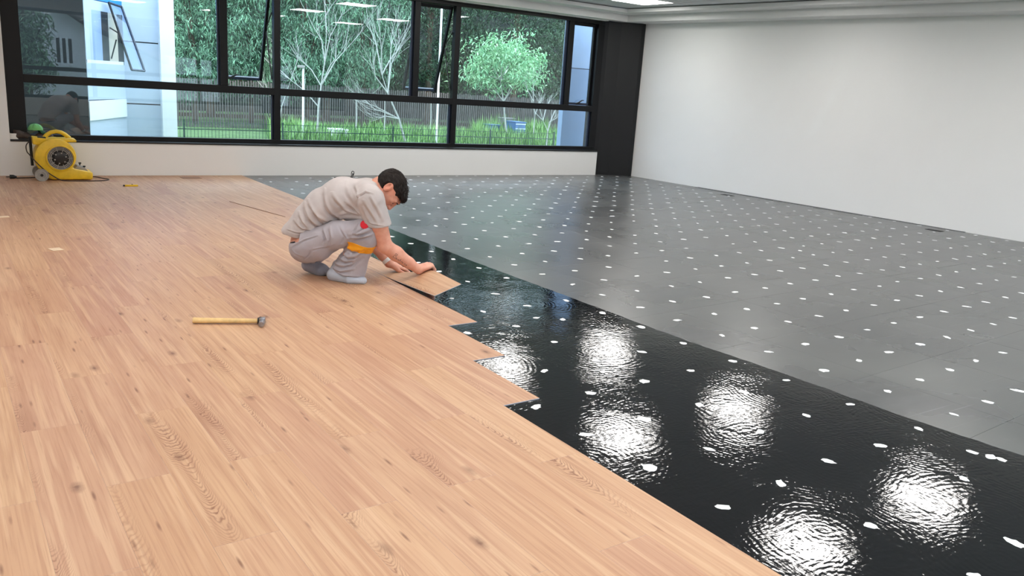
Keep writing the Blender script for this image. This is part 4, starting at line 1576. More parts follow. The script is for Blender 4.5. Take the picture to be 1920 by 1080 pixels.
T.cone(pm(655, 392, .07), pm(684, 396, .09), .056, .056, .03, sy=1.3)
ax = (elR - shR) / np.linalg.norm(elR - shR); 
T.halfspace(pm(704, 422, -.15), ax + np.array([-.22, 0, 0]), slR - .16, slR + .16, k=.004)
ax = (elL - shL) / np.linalg.norm(elL - shL)
T.halfspace(slL, ax, slL - np.array([.16, .10, .16]), slL + .16, k=.004)
T.halfspace(pm(548, 435.5, 0), np.array([-.18, 0, -1.0]), (-.5, -.36, -.005), (.02, .4, .34), k=.004)
# neck opening
T.halfspace(hd(-.054, .0), UU - FF * .24, HC - np.array([.2, .088, .2]), HC + np.array([.2, .25, .2]), k=.006)
V, F = T.mesh()
V = relax(V, F, 2, .5)
fold_lines = [
    ([(606, 366), (612, 385), (622, 402), (635, 414)], .011, .007), ([(628, 370), (638, 383), (648, 396)], .010, .006), ([(592, 402), (601, 416), (611, 428)], .010, .007),
    ([(570, 392), (577, 406), (589, 420), (604, 431)], .011, .007), ([(562, 407), (568, 417), (577, 428)], .009, .006), ([(556, 420), (568, 430), (584, 434)], .008, .005),
    ([(646, 352), (652, 364), (660, 376)], .010, .005), ([(655, 384), (668, 396), (681, 406)], .008, .006), ([(645, 394), (662, 401), (680, 406)], .008, .006),
    ([(673, 370), (676, 388), (683, 407)], .009, .008), ([(640, 405), (652, 402), (664, 404)], .008, .005), ([(618, 415), (630, 418), (645, 412)], .008, .006),
    ([(690, 380), (698, 394), (707, 410)], .009, .005), ([(700, 368), (709, 386), (717, 404)], .008, .004), ([(686, 392), (690, 404), (697, 414)], .008, .004),
    ([(674, 372), (682, 363), (692, 357), (704, 360)], .004, .004), ([(690, 410), (704, 416), (722, 420)], .0035, .003), ([(541, 432), (560, 436.5), (585, 437)], .004, .003),
    ([(580, 385), (596, 405), (616, 421)], .010, .006), ([(662, 350), (672, 362), (676, 372)], .009, .004)]
V = folds(V, F, fold_lines)
V = quilt(V, F, .0020, 48, 3)
V = relax(V, F, 1, .35)
shirt = to_obj('shirt', V, F, MAT['shirt'], root)

# ================= trousers
def trouser_field(grow=0.0):
    P = Field(LO, HI, .0040)
    P.ell(pm(579, 461, 0), (.112 + grow, .172 + grow, .094 + grow), .03)
    P.cone(pm(574, 466, -.06), pm(598, 462, -.09), .085 + grow, .085 + grow, .03)
    P.chain([hipR, pm(632, 440, -.13), kneeR], [.088 + grow, .078 + grow, .064 + grow], .03)
    P.chain([hipL, pm(632, 436, .14), kneeL], [.085 + grow, .068 + grow, .058 + grow], .03)
    # right shin: wide flared leg
    P.chain([kneeR + np.array([.0, 0, -.005]), pm(674, 466, -.125), pm(658, 500, -.085), pm(648, 524, -.07)], [.062 + grow, .074 + grow, .092 + grow, .104 + grow], .02, sy=.80)
    P.cone(kneeR, pm(690, 447, -.145), .060 + grow, .062 + grow, .03)
    # left shin, folded under
    P.chain([kneeL, pm(626, 456, .14), pm(588, 482, .06)], [.055 + grow, .044 + grow, .056 + grow], .025)
    P.halfspace(pm(640, 516.5, -.150), np.array([-.29, -.05, -.957]), (-.26, -.30, -.02), (.10, .02, .14), k=.004)
    P.halfspace(pm(590, 494, .055), np.array([-.52, 0, -.85]), (-.42, .0, -.02), (-.12, .30, .20), k=.004)
    return P


P = trouser_field()
# waist opening at the small of the back
P.halfspace(pm(556, 449.5, 0), np.array([-.35, 0, 1.0]), (-.50, -.30, .20), (-.335, .30, .40), k=.006)
V, F = P.mesh()
V = relax(V, F, 2, .5)
tf = [([(610, 432), (616, 444), (612, 452)], .007, .005), ([(622, 428), (625, 440), (622, 452)], .007, .005), ([(640, 420), (652, 440), (646, 452)], .006, .003),
      ([(590, 466), (620, 459), (632, 455)], .004, .003), ([(590, 462), (583, 476), (574, 484)], .004, .003), ([(552, 462), (575, 448), (600, 440)], .004, .003),
      ([(668, 438), (684, 436), (700, 430)], .008, .007), ([(662, 446), (680, 444), (700, 440)], .008, .006), ([(690, 420), (682, 428), (668, 436)], .005, .005),
      ([(650, 462), (664, 470), (680, 468)], .009, .006), ([(642, 472), (654, 484), (672, 480), (690, 466)], .009, .007), ([(632, 484), (648, 492), (668, 488), (688, 474)], .009, .007),
      ([(622, 497), (640, 500), (660, 497), (684, 482)], .008, .006), ([(618, 506), (640, 510), (662, 506)], .007, .005), ([(625, 510), (648, 517), (668, 519)], .006, .004),
      ([(655, 455), (648, 470), (640, 480)], .008, .005), ([(548, 468), (556, 476), (568, 480)], .007, .003), ([(676, 416), (672, 426), (666, 434)], .004, .003)]
V = folds(V, F, tf)
V = quilt(V, F, .0020, 36, 9)
V = relax(V, F, 1, .35)
trousers = to_obj('trousers', V, F, MAT['trousers'], root)
# elastic waistband showing at the back
W_ = trouser_field(-.004)
W_.halfspace(pm(556, 447.5, 0), np.array([-.35, 0, 1.0]), (-.50, -.30, .20), (-.335, .30, .40), k=.002)
W_.halfspace(pm(556, 452, 0), np.array([.35, 0, -1.0]), k=.002)
W_.halfspace(pm(564, 450, 0), np.array([1.0, 0, 0]), k=.002)
V, F = W_.mesh()
to_obj('waistband', V, F, MAT['dark_cloth'], trousers)
# orange band round the shin and red patch at the knee
O_ = trouser_field(.0042)
sh = (pm(648, 524, -.07) - kneeR); sh /= np.linalg.norm(sh); sh[2] *= 1.0
tilt = np.array([.10, 0, 0])
O_.halfspace(pm(676, 451.5, -.14), -(sh + tilt), k=.001)
O_.halfspace(pm(673, 466.5, -.14), (sh + tilt), k=.001)
O_.halfspace(pm(654.5, 458, -.14), np.array([-1.0, 0, .0]), k=.001)
O_.halfspace(np.array([0, -.02, 0]), np.array([0, 1.0, 0]), k=.001)
V, F = O_.mesh()
V = folds(V, F, tf)
V = quilt(V, F, .0020, 36, 9)
to_obj('orange_band', relax(V, F, 1, .4), F, MAT['orange'], trousers)
Rf = trouser_field(.0045)
cc = pm(684, 421, -.20)
def ballfn(X, Y, Z): return np.sqrt(((X - cc[0])) ** 2 + ((Y - cc[1]) / 1.6) ** 2 + ((Z - cc[2])) ** 2) - .026
sl, G = Rf.sub(Rf.lo, Rf.lo + Rf.h * (Rf.n - 1))
Rf.d[sl] = np.maximum(Rf.d[sl], ballfn(*G))
V, F = Rf.mesh()
if len(F): to_obj('red_patch', relax(V, F, 1, .4), F, MAT['red'], trousers)

# ================= socks
S_ = Field((-.45, -.25, -.004), (.12, .2, .20), .0036)
heel, ball, toe = pm(624, 518, -.075), pm(656, 526, -.11), pm(681, 525, -.115)
heel[2], ball[2], toe[2] = .034, .030, .022
S_.cone(heel, ball, .036, .034, .02, sy=1.05); S_.cone(ball, toe, .033, .022, .02, sy=1.45)
S_.cone(heel + np.array([.02, 0, .02]), ankR + np.array([0, 0, .05]), .036, .036, .03)
S_.cone((heel + ball) / 2 + np.array([0, 0, .012]), ankR + np.array([.02, -.01, .03]), .034, .034, .03)
S_.halfspace((0, 0, .0025), (0, 0, -1.0), k=.004)
V, F = S_.mesh()
to_obj('sock', relax(quilt(V, F, .001, 120, 2), F, 1, .4), F, MAT['sock'], root)
S_ = Field((-.50, -.12, -.004), (.0, .26, .25), .0036)
hl_, bl_ = pm(578, 497, .05), pm(601, 511, .04)
bl_[2] = .034
tl = bl_ + np.array([.055, -.01, -.008])
S_.cone(hl_, bl_, .041, .042, .02, sy=.95); S_.cone(bl_, tl, .036, .024, .02, sy=1.3)
S_.cone(hl_ + np.array([.01, 0, .01]), ankL + np.array([.01, 0, .02]), .040, .040, .02)
S_.halfspace((0, 0, .0025), (0, 0, -1.0), k=.004)
V, F = S_.mesh()
to_obj('sock', relax(quilt(V, F, .001, 120, 2), F, 1, .4), F, MAT['sock_dark'], root)

# ================= wristband and tattoo
wa = (wrL - elL) / np.linalg.norm(wrL - elL)
wc = wrL - wa * .018
MB().lathe([(.0295, -.012), (.0322, -.012), (.0322, .012), (.0295, .012), (.0295, -.012)], wc, wa, 28).build('wristband', MAT['wrist_white'], root, smooth=True)
from mathutils.bvhtree import BVHTree
bvh = BVHTree.FromPolygons([tuple(v.co) for v in body.data.vertices], [tuple(p.vertices) for p in body.data.polygons])
# handwritten word running down the forearm, as strokes on the skin ("Beatriss" in looping script)
glyph = {
    'B': [[(0, 0), (.25, 1.0), (.1, .95), (.6, 1.05), (.62, .75), (.3, .55), (.7, .45), (.62, .05), (.2, 0), (-.1, .2)]],
    'e': [[(0, .2), (.35, .35), (.28, .5), (.08, .35), (.15, .02), (.5, .15)]],
    'a': [[(.4, .45), (.1, .4), (.08, .05), (.35, .1), (.42, .48), (.42, .02), (.6, .12)]],
    't': [[(.1, .3), (.3, .95), (.22, .05), (.5, .12)], [(0, .6), (.5, .66)]],
    'r': [[(0, .1), (.15, .5), (.2, .42), (.4, .48), (.36, .05), (.55, .1)]],
    'i': [[(0, .1), (.15, .48), (.14, .03), (.35, .1)], [(.2, .68), (.22, .7)]],
    's': [[(0, .05), (.3, .5), (.36, .12), (.1, .02), (.5, .1)]]}
fa = (wrR - elR); fL = np.linalg.norm(fa); fa /= fL
upv = np.array([0, 0, 1.0]); upv -= fa * (upv @ fa); upv /= np.linalg.norm(upv)
cur = .30; mbt = MB()
for ch in 'Beatriss':
    sc_ = .030 if ch == 'B' else .023
    for strokes in glyph[ch]:
        pts = []
        for a, b in zip(strokes[:-1], strokes[1:]):
            for t in (0, .34, .67):
                gx, gy = a[0] + (b[0] - a[0]) * t, a[1] + (b[1] - a[1]) * t
                w_ = elR + fa * (cur * fL + gx * sc_) + upv * (-.016 + gy * sc_ * (1.0 if ch == 'B' else .85))
                hit = bvh.ray_cast(Vector((w_[0], w_[1] - .25, w_[2])), Vector((0, 1, 0)))
                if hit[0] is not None: pts.append(hit[0] + hit[1] * .0003)
        if len(pts) > 2: mbt.tube(pts, .0010, 4)
    cur += (.75 if ch == 'B' else .55) * sc_ / fL
if mbt.v: mbt.build('tattoo', MAT['tattoo'], body)

# ------------------------------------------------------------------ the board being laid
def loose_plank():
    nu, nv = 40, 8
    u0, n0 = -2.905 - 2 * PL + .006, N0 + 3 * PW + .002
    V, F = [], []
    def zf(s, t):
        a = max(0.0, (s - .28) / .72)
        near_ = .030 * a ** 1.15
        b = min(1.0, max(0.0, (s - .22) / .50))
        far_ = .094 * b * b * (3 - 2 * b) - .010 * max(0.0, (s - .72) / .28)
        return near_ + (far_ - near_) * t
    for top in (0, 1):
        for i in range(nu + 1):
            s = i / nu
            for j in range(nv + 1):
                t = j / nv
                p = un(u0 + PL * s * (1 - .004 * s), n0 + (PW - .004) * t, .0009 + zf(s, t) + .003 * top)
                V.append(p)
    S = (nu + 1) * (nv + 1)
    idx = lambda k, i, j: k * S + i * (nv + 1) + j
    for i in range(nu):
        for j in range(nv):
            F.append((idx(1, i, j), idx(1, i + 1, j), idx(1, i + 1, j + 1), idx(1, i, j + 1)))
            F.append((idx(0, i, j + 1), idx(0, i + 1, j + 1), idx(0, i + 1, j), idx(0, i, j)))
    for i in range(nu):
        F.append((idx(0, i, 0), idx(0, i + 1, 0), idx(1, i + 1, 0), idx(1, i, 0)))
        F.append((idx(1, i, nv), idx(1, i + 1, nv), idx(0, i + 1, nv), idx(0, i, nv)))
    for j in range(nv):
        F.append((idx(1, 0, j), idx(1, 0, j + 1), idx(0, 0, j + 1), idx(0, 0, j)))
        F.append((idx(0, nu, j), idx(0, nu, j + 1), idx(1, nu, j + 1), idx(1, nu, j)))
    base = un(u0, n0, 0)
    R = Matrix.Rotation(-PA, 3, 'Z')
    L = [R @ (Vector(v) - base) for v in V]
    me = bpy.data.meshes.new('loose_plank'); me.from_pydata([tuple(v) for v in L], [], F); me.update()
    me.materials.append(MAT['plank']); me.materials.append(MAT['plank_core'])
    nt = nu * nv
    for q, f in enumerate(me.polygons):
        f.material_index = 0 if (q < 2 * nt and q % 2 == 0) else 1
    o = bpy.data.objects.new('loose_plank', me); COL.objects.link(o)
    o.location = base; o.rotation_euler = (0, 0, PA)
    return tag(o, 'wood print board bent upward under the hands of the man', 'floor board')


loose_plank()

# ------------------------------------------------------------------ hammer
MAT['ash'] = simple('worn_ash_handle', srgb(222, 188, 128), .55, var=.16, nscale=26)
MAT['steel'] = simple('scuffed_steel', srgb(160, 160, 166), .38, .85, var=.25, nscale=60)
MAT['rust'] = simple('rusty_steel', srgb(104, 78, 72), .6, .5, var=.3, nscale=60)
hA, hB = onZ(362, 608, .0), onZ(488, 609, .0)
ang = math.atan2(hB.y - hA.y, hB.x - hA.x)
ham = empty('hammer', (hA.x, hA.y, .004), ang)
HL = (hB - hA).length
mb = MB()
pr = [(.0, .0125, .0165), (.004, .0145, .0185), (.03, .0135, .0175), (.09, .0125, .0160), (.17, .0120, .0150), (HL - .05, .0112, .0140), (HL + .004, .0100, .0125)]
nn = 14
Vv, Ff = [], []
for x, rz, ry in pr:
    for k in range(nn):
        t = 2 * math.pi * k / nn
        Vv.append((x, ry * math.cos(t), .016 + rz * math.sin(t)))
for i in range(len(pr) - 1):
    for k in range(nn):
        Ff.append((i * nn + k, i * nn + (k + 1) % nn, (i + 1) * nn + (k + 1) % nn, (i + 1) * nn + k))
Ff += [tuple(range(nn))[::-1], tuple(range((len(pr) - 1) * nn, len(pr) * nn))]
MB().add(Vv, Ff).build('handle', MAT['ash'], ham, smooth=True)
MB().tube([(HL - .012, 0, .016), (HL - .004, 0, .016)], .0165, 14).build('collar', MAT['black_rubber'], ham, smooth=True)
hd_ = MB().box(HL - .002, HL + .024, -.016, .016, .003, .032).build('head', MAT['steel'], ham, bevel=.005, smooth=True)
MB().lathe([(.0, -.062), (.0125, -.062), (.0140, -.059), (.0140, -.046), (.0105, -.041), (.0105, -.012), (.012, -.008)], (HL + .011, 0, .017), (0, 1, 0), 18).build('striking_face', MAT['steel'], hd_, smooth=True)
for s in (-1, 1):
    pts = [(HL + .011 + s * .004, .012, .018), (HL + .009 + s * .007, .034, .020), (HL + .004 + s * .009, .054, .017), (HL - .004 + s * .011, .070, .010)]
    MB().tube(pts, [.0085, .0075, .006, .0025], 8).build('claw', MAT['rust'] if s < 0 else MAT['steel'], hd_, smooth=True)
tag(ham, 'claw hammer with worn wooden handle lying on the boards', 'hammer')

# ------------------------------------------------------------------ carpet blower by the window wall
MAT['yellow'] = simple('dusty_yellow_plastic', srgb(226, 186, 40), .45, var=.14, nscale=14)
MAT['cable'] = simple('dark_cable', srgb(48, 36, 34), .5, var=.1)
BY = 9.36            # near face of the housing
c2 = lambda x, y: (x * .15625, 200 + y * .15625)
def bp(x, y, Y=BY):
    px, py = c2(x, y); return onY(px, py, Y)
org = bp(700, 880); org.z = 0
bl = empty('air_blower', (org.x, BY, 0))
def L2(x, y):
    p = bp(x, y); return (p.x - org.x, p.z)
tag(bl, 'yellow air blower on grey wheels against the wall under the window', 'blower')
DEP = .27
cx_, cz_ = L2(690, 610)
floor_z = .012
# scroll housing outline
out = []
for k in range(0, 30):
    t = math.radians(-58 + k * 9.6)           # from lower right up over the top to the lower left
    R = L2(905, 610)[0] - cx_
    R = R * (1.0 + .30 * (k / 29))
    out.append((cx_ + R * math.cos(t), cz_ + R * math.sin(t)))
tip_ = L2(1118, 790); tipb = L2(1118, 872)
out = [(x, max(z, floor_z)) for x, z in out if z > floor_z + .0]
start = out[0]
outline = [(tip_[0], tip_[1]), (L2(900, 750)[0], L2(900, 750)[1])] + [p for p in out if not (p[0] > cx_ and p[1] < L2(0, 742)[1])] + [(L2(560, 858)[0], floor_z + .02), (L2(640, 880)[0], floor_z), (tipb[0], floor_z)]
hs_ = MB().prism_y(outline, 0, DEP).build('housing', MAT['yellow'], bl, bevel=.018, smooth=True)
# raised rim and intake grille on the near side
Ri = L2(880, 610)[0] - L2(724, 610)[0]
gx, gz = L2(724, 618)
rim = MB().lathe([(Ri * 1.14, .002), (Ri * 1.12, -.014), (Ri * 1.04, -.018), (Ri * 1.0, -.010), (Ri * 1.0, .004)], (gx, 0, gz), (0, 1, 0), 40).build('intake_rim', MAT['yellow'], bl, smooth=True)
MB().lathe([(0.0, -.002), (Ri, -.002), (Ri, .004), (0, .004)], (gx, 0, gz), (0, 1, 0), 36).build('intake_back', MAT['black_rubber'], bl)
gr = MB()
for r in (.92, .80, .68):
    gr.lathe([(Ri * r, -.006), (Ri * (r + .055), -.009), (Ri * (r + .075), -.004), (Ri * r, -.003)], (gx, 0, gz), (0, 1, 0), 36)
for k in range(10):
    a = k * math.pi / 5
    gr.tube([(gx + math.cos(a) * Ri * .45, -.007, gz + math.sin(a) * Ri * .45), (gx + math.cos(a) * Ri * .97, -.007, gz + math.sin(a) * Ri * .97)], .0035, 5)
gr.build('intake_grille', MAT['grey_plastic'], bl, smooth=True)
hub = MB().lathe([(0, -.020), (Ri * .30, -.020), (Ri * .52, -.014), (Ri * .60, -.006), (Ri * .60, .0)], (gx, 0, gz), (0, 1, 0), 32).build('motor_hub', MAT['dark_metal'], bl, smooth=True)
for k in range(6):
    a = k * math.pi / 3 + .3
    MB().lathe([(0, -.019), (.007, -.019), (.007, -.012)], (gx + math.cos(a) * Ri * .45, 0, gz + math.sin(a) * Ri * .45), (0, 1, 0), 10).build('bolt', MAT['grey_plastic'], hub, smooth=True)
# top deck and carrying handle
d0, d1 = L2(390, 372), L2(925, 430)
MB().prism_y([(d0[0], L2(390, 458)[1]), (L2(470, 462)[0], L2(470, 462)[1]), (L2(560, 410)[0], L2(560, 410)[1]), (L2(850, 430)[0], L2(850, 430)[1]), (d1[0], d1[1]), (d1[0] - .004, L2(925, 400)[1]), (L2(860, 388)[0], L2(860, 388)[1]), (L2(560, 388)[0], L2(560, 388)[1]), (d0[0], d0[1])], .03, DEP - .03).build('top_deck', MAT['yellow'], bl, bevel=.008, smooth=True)
arc = [L2(548, 380), L2(575, 345), L2(625, 316), L2(690, 304), L2(750, 316), L2(800, 345), L2(850, 388)]
MB().tube([(x, DEP * .5, z - .004) for x, z in arc], [.022, .020, .019, .019, .019, .020, .022], 12).build('carry_handle', MAT['yellow'], bl, smooth=True)
MB().box(L2(430, 0)[0], L2(530, 0)[0], .06, .14, L2(0, 375)[1] - .002, L2(0, 366)[1] + .004).build('switch_plate', MAT['black_rubber'], bl, bevel=.002)
# nozzle clamp
q = L2(890, 740)
MB().prism_y([(L2(900, 752)[0], L2(0, 752)[1]), (L2(1075, 772)[0], L2(0, 788)[1]), (L2(1030, 735)[0], L2(0, 742)[1]), (L2(935, 708)[0], L2(0, 712)[1])], .05, DEP - .05).build('clamp_plate', MAT['grey_plastic'], bl, bevel=.003)
for x, y in ((972, 690), (1024, 730)):
    a = L2(x, y); b = L2(x, y + 26)
    MB().tube([(b[0], .1, b[1]), (a[0], .1, a[1])], .006, 8).tube([(a[0] - .012, .1, a[1]), (a[0] + .012, .1, a[1])], .008, 8).build('clamp_knob', MAT['black_rubber'], bl, smooth=True)
# trolley post, axle, wheels
p0, p1 = L2(366, 372), L2(398, 720)
MB().tube([(p0[0], .10, p0[1]), (p1[0], .10, p1[1])], .013, 8).build('trolley_post', MAT['black_rubber'], bl, smooth=True)
wr_ = abs(L2(0, 738)[1] - L2(0, 892)[1]) / 2
wx, wz = L2(440, 0)[0], wr_ + .001
for y, nm in ((-.045, 'wheel'), (DEP + .01, 'wheel')):
    w = MB().lathe([(0, .006), (wr_ * .45, .006), (wr_ * .50, .0), (wr_ * .80, .002), (wr_ * .86, -.002), (wr_ * .97, -.002), (wr_, .006), (wr_, .030), (wr_ * .95, .036), (0, .036)], (wx, y, wz), (0, 1, 0), 32).build(nm, MAT['grey_plastic'], bl, smooth=True)
    MB().lathe([(0, -.004), (.012, -.004), (.014, .0), (.014, .008)], (wx, y, wz), (0, 1, 0), 14).build('wheel_cap', MAT['dark_metal'], w, smooth=True)
MB().tube([(wx, -.04, wz), (wx, DEP + .03, wz)], .009, 8).build('axle', MAT['dark_metal'], bl, smooth=True)
# power cord: looped over the post, along the housing, out beyond the nozzle, back to the plug
pts = [(L2(355, 425), .06), (L2(318, 470), .05), (L2(325, 540), .04), (L2(365, 590), .04), (L2(420, 650), -.03), (L2(520, 745), -.035), (L2(640, 830), -.04), (L2(760, 880), -.05)]
path = [(p[0], y, max(p[1], .008)) for p, y in pts]
path += [(L2(950, 0)[0], -.07, .008), (L2(1120, 0)[0], -.06, .008), (L2(1230, 0)[0], -.02, .008), (L2(1270, 0)[0], .06, .008), (L2(1220, 0)[0], .13, .008), (L2(1100, 0)[0], DEP + .02, .008), (L2(700, 0)[0], DEP + .03, .008), (L2(330, 0)[0], .22, .008), (L2(140, 0)[0], .18, .010)]
def spline(P, n=6):
    P = [Vector(p) for p in P]; o = []
    for i in range(len(P) - 1):
        a, b, c, d = P[max(0, i - 1)], P[i], P[i + 1], P[min(len(P) - 1, i + 2)]
        for k in range(n):
            t = k / n
            o.append(.5 * ((2 * b) + (c - a) * t + (2 * a - 5 * b + 4 * c - d) * t * t + (3 * b - 3 * c + d - a) * t ** 3))
    o.append(P[-1]); return o
cord = MB().tube(spline(path), .0055, 7).build('power_cord', MAT['cable'], bl, smooth=True)
pl = L2(100, 0)[0]
MB().tube([(pl + .03, .18, .018), (pl, .18, .022), (pl - .03, .18, .022)], [.010, .020, .021], 12).box(pl - .06, pl - .03, .165, .171, .018, .024).box(pl - .06, pl - .03, .189, .195, .018, .024).build('plug', MAT['black_rubber'], cord, smooth=True)

# ------------------------------------------------------------------ things on the sill
SZ = .3722
MAT['tape'] = simple('white_tape', srgb(236, 234, 230), .6, var=.03)
MAT['tape_core'] = simple('brown_card_core', srgb(160, 88, 66), .8, var=.1)
MAT['leather'] = simple('worn_brown_leather', srgb(62, 48, 42), .6, var=.3, nscale=20, bump=.4, bscale=60)
MAT['cap_green'] = mat_cloth('green_mesh_cap', srgb(120, 190, 120), .3)
MAT['cap_dark'] = mat_cloth('dark_green_cap', srgb(40, 78, 56), .3)
ty = YW + .06
a, b = bp(90, 330, ty), bp(232, 330, ty)
rt = (b.x - a.x) / 2
th = .058
tr_ = empty('tape_roll', ((a.x + b.x) / 2, ty, SZ))
MB().lathe([(rt * .72, .002), (rt, .002), (rt, th), (rt * .72, th), (rt * .72, .002)], (0, 0, 0), (0, 0, 1), 36).build('tape', MAT['tape'], tr_, smooth=True)
MB().lathe([(rt * .66, 0), (rt * .72, 0), (rt * .72, th - .003), (rt * .66, th - .003), (rt * .66, 0)], (0, 0, 0), (0, 0, 1), 36).build('core', MAT['tape_core'], tr_, smooth=True)
tag(tr_, 'roll of white tape with brown core on the window sill', 'tape')


def shoe(px, py, ang, label, scale=1.0):
    p = onY(px, py, ty)
    r = empty('work_boot', (p.x, ty, SZ), ang)
    r.scale = (scale,) * 3
    f = Field((-.16, -.06, -.002), (.16, .06, .13), .004)
    f.cone((-.095, 0, .035), (.02, 0, .035), .036, .038, .02); f.cone((.02, 0, .034), (.10, 0, .028), .038, .027, .02, sy=1.25)
    f.cone((-.075, 0, .04), (-.078, 0, .105), .038, .036, .02); f.cone((-.05, 0, .07), (.03, 0, .05), .034, .03, .03)
    f.cone((-.078, 0, .09), (-.078, 0, .15), .026, .026, .004, mode='cut')
    f.halfspace((0, 0, .008), (0, 0, -1.), k=.002); f.halfspace((-.07, 0, .112), (.1, 0, 1.), k=.004)
    V, F = f.mesh()
    to_obj('upper', relax(quilt(V, F, .0012, 90, 5), F, 1, .4), F, MAT['leather'], r)
    pts = []
    for k in range(28):
        t = 2 * math.pi * k / 28
        x = math.cos(t) * .128; w_ = .040 if x > 0 else .034
        pts.append((x, math.sin(t) * (w_ * (1.1 - .3 * abs(x) / .13)) * 1.1))
    MB().prism(pts, 0, .012).build('sole', MAT['black_rubber'], r, bevel=.002)
    for k in range(3):
        MB().tube([(-.01 + k * .02, -.026, .083 - k * .008), (-.01 + k * .02, 0, .092 - k * .009), (-.01 + k * .02, .026, .083 - k * .008)], .003, 5).build('lace', MAT['grey_plastic'], r, smooth=True)
    tag(r, label, 'boot', 'brown work boots on the sill')


shoe(45, 255, math.radians(12), 'worn brown work boot on the sill beside the tape roll', .82)
shoe(79, 257, math.radians(-168), 'worn brown work boot on the sill behind the yellow blower', .82)
# cap thrown on the boots
pc = onY(66, 238, ty)
cap = empty('baseball_cap', (pc.x, ty, pc.z - .03), math.radians(8)); cap.scale = (.8, .8, .8)
f = Field((-.14, -.11, -.04), (.14, .11, .13), .004)
f.ell((0, 0, 0), (.088, .078, .080), 0); f.ell((0, 0, -.004), (.082, .072, .076), 0, mode='cut'); f.halfspace((0, 0, -.002), (0, 0, -1.), k=.002)
V, F = f.mesh()
crown_o = to_obj('crown', quilt(V, F, .003, 45, 8), F, MAT['cap_green'], cap)
V_, F_ = [], []
for i in range(13):
    t = -1.15 + 2.3 * i / 12
    for k, rr in enumerate((.078, .105, .135)):
        for zz in (0, .004):
            V_.append((math.cos(t) * (rr + (.012 if k == 2 else 0) * math.cos(t)), math.sin(t) * .076 * (1 + .05 * k), -.004 - .010 * k - .022 * abs(math.sin(t)) * k * .5 + zz))
for i in range(12):
    for k in range(2):
        a = (i * 3 + k) * 2; b = ((i + 1) * 3 + k) * 2
        F_ += [(a + 1, b + 1, b + 3, a + 3), (a, a + 2, b + 2, b)]
    a = (i * 3 + 2) * 2; b = ((i + 1) * 3 + 2) * 2
    F_.append((a, a + 1, b + 1, b))
MB().add(V_, F_).build('visor', MAT['cap_dark'], cap, smooth=True)
MB().lathe([(0, .083), (.006, .081), (.007, .078)], (0, 0, 0), (0, 0, 1), 10).build('top_button', MAT['cap_dark'], cap, smooth=True)
for k in range(6):
    a = k * math.pi / 3
    MB().tube([(math.cos(a) * .088 * math.cos(e), math.sin(a) * .078 * math.cos(e), .080 * math.sin(e) + .001) for e in (0, .35, .7, 1.05, 1.4)], .0018, 4).build('seam', MAT['cap_dark'], cap, smooth=True)
tag(cap, 'green baseball cap resting on the boots on the sill', 'cap')

# ------------------------------------------------------------------ small things on the boards
BZ = .0040
k0, k1 = onZ(231, 349.5, BZ), onZ(259, 349.5, BZ)
kn = empty('utility_knife', ((k0.x + k1.x) / 2, (k0.y + k1.y) / 2, BZ), math.atan2(k1.y - k0.y, k1.x - k0.x))
h_ = (k1 - k0).length / 2
MB().prism([(-h_ * .78, -.011), (h_ * .7, -.010), (h_ * .98, -.004), (h_ * .98, .005), (h_ * .7, .010), (-h_ * .78, .011)], 0.0, .018).build('body', MAT['yellow'], kn, bevel=.003, smooth=True)
MB().box(-h_, -h_ * .78, -.010, .010, .001, .016).build('end_cap', MAT['black_rubber'], kn, bevel=.002)
MB().box(h_ * .1, h_ * .3, -.004, .004, .018, .023).build('slider', MAT['black_rubber'], kn, bevel=.001)
tag(kn, 'yellow utility knife lying on the boards near the window wall', 'knife')
MAT['offcut'] = simple('pale_board_offcut', srgb(226, 202, 172), .6, var=.1, nscale=30)


def offcut(px, label, pts, rot):
    p = onZ(*px, BZ)
    o = MB().prism(pts, 0, .003).build('board_offcut', MAT['offcut']); o.location = (p.x, p.y, BZ); o.rotation_euler = (0, 0, rot)
    tag(o, label, 'offcut', 'board offcuts on the floor')


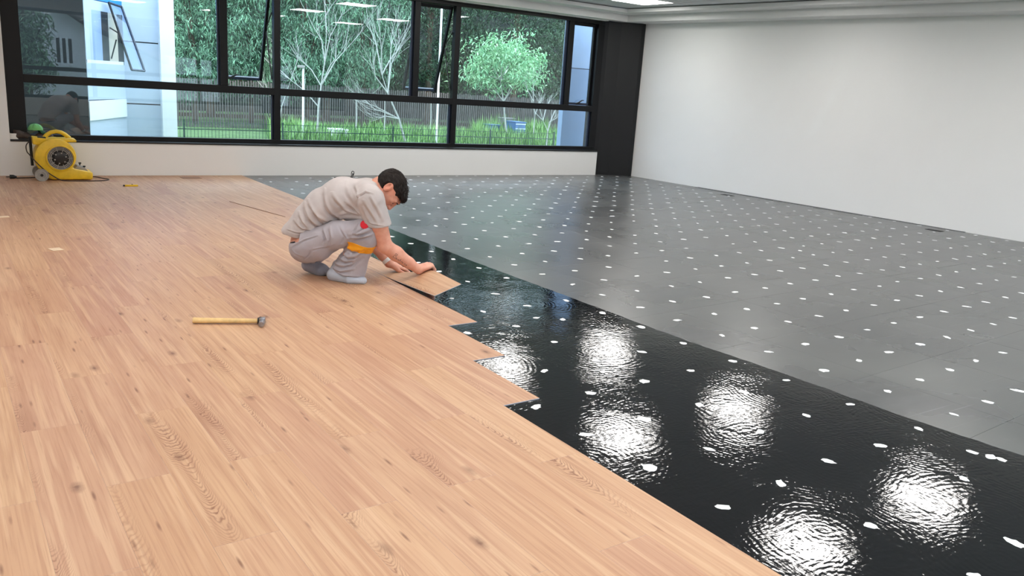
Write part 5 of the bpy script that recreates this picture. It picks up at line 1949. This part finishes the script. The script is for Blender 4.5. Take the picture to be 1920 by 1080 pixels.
offcut((105, 468), 'small diamond shaped board offcut on the floor, left of the hammer', [(-.035, -.035), (.03, -.045), (.04, .04), (-.03, .045)], .4)
offcut((3, 407), 'narrow board offcut at the left edge of the picture', [(-.05, -.03), (.045, -.03), (.05, .03), (-.045, .03)], .2)
# a scored board piece lying by the wall
MAT['plank_dark'] = simple('brown_board_and_gap_shade', srgb(150, 112, 90), .6, var=.1, nscale=12)  # also colours the strip laid on for a shadow gap
pp = onZ(358, 333.5, BZ)
o = MB().box(-.10, .10, -.07, .07, 0, .004).build('spare_board', MAT['plank_dark'], bevel=.0008); o.location = (pp.x, pp.y, BZ); o.rotation_euler = (0, 0, .05)
tag(o, 'short brown spare board lying flat by the window wall', 'floor board')
# lifted edge of a laid board: its thin shadow gap laid on as a dark strip
s0, s1 = onZ(430, 378, BZ), onZ(535, 407, BZ)
d_ = (s1 - s0); ang = math.atan2(d_.y, d_.x)
o = MB().prism([(0, 0), (d_.length * .5, -.006), (d_.length, 0), (d_.length * .5, .006)], 0, .004).build('shadow_gap_strip', MAT['plank_dark']); o.location = s0; o.rotation_euler = (0, 0, ang)
tag(o, 'thin dark strip standing in for a shadow gap in the boards behind the man', 'shadow strip')
# black wire loop sticking out at the foot of the window wall
wp = onZ(661, 333.5, 0)
top = onY(661, 321, wp.y).z
loopr = [(-.02, .02, .006), (-.008, .01, .02), (-.016, 0, top * .55), (-.010, 0, top * .92), (.004, 0, top), (.016, 0, top * .9), (.018, 0, top * .6), (.006, 0, .03), (.004, .01, .006)]
wl = empty('wire_loop', (wp.x, wp.y, .0))
MB().tube(spline(loopr), .0045, 6).build('wire', MAT['black_rubber'], wl, smooth=True)
MB().tube([(.004, .01, .006), (-.06, -.01, .005), (-.16, .005, .005), (-.24, 0, .005)], .005, 6).build('cable', MAT['black_rubber'], wl, smooth=True)
MB().tube([(.002, 0, top * .35), (.004, 0, top * .7)], .007, 6).build('tie', MAT['black_rubber'], wl, smooth=True)
tag(wl, 'black wire loop standing at the foot of the window wall', 'wire')
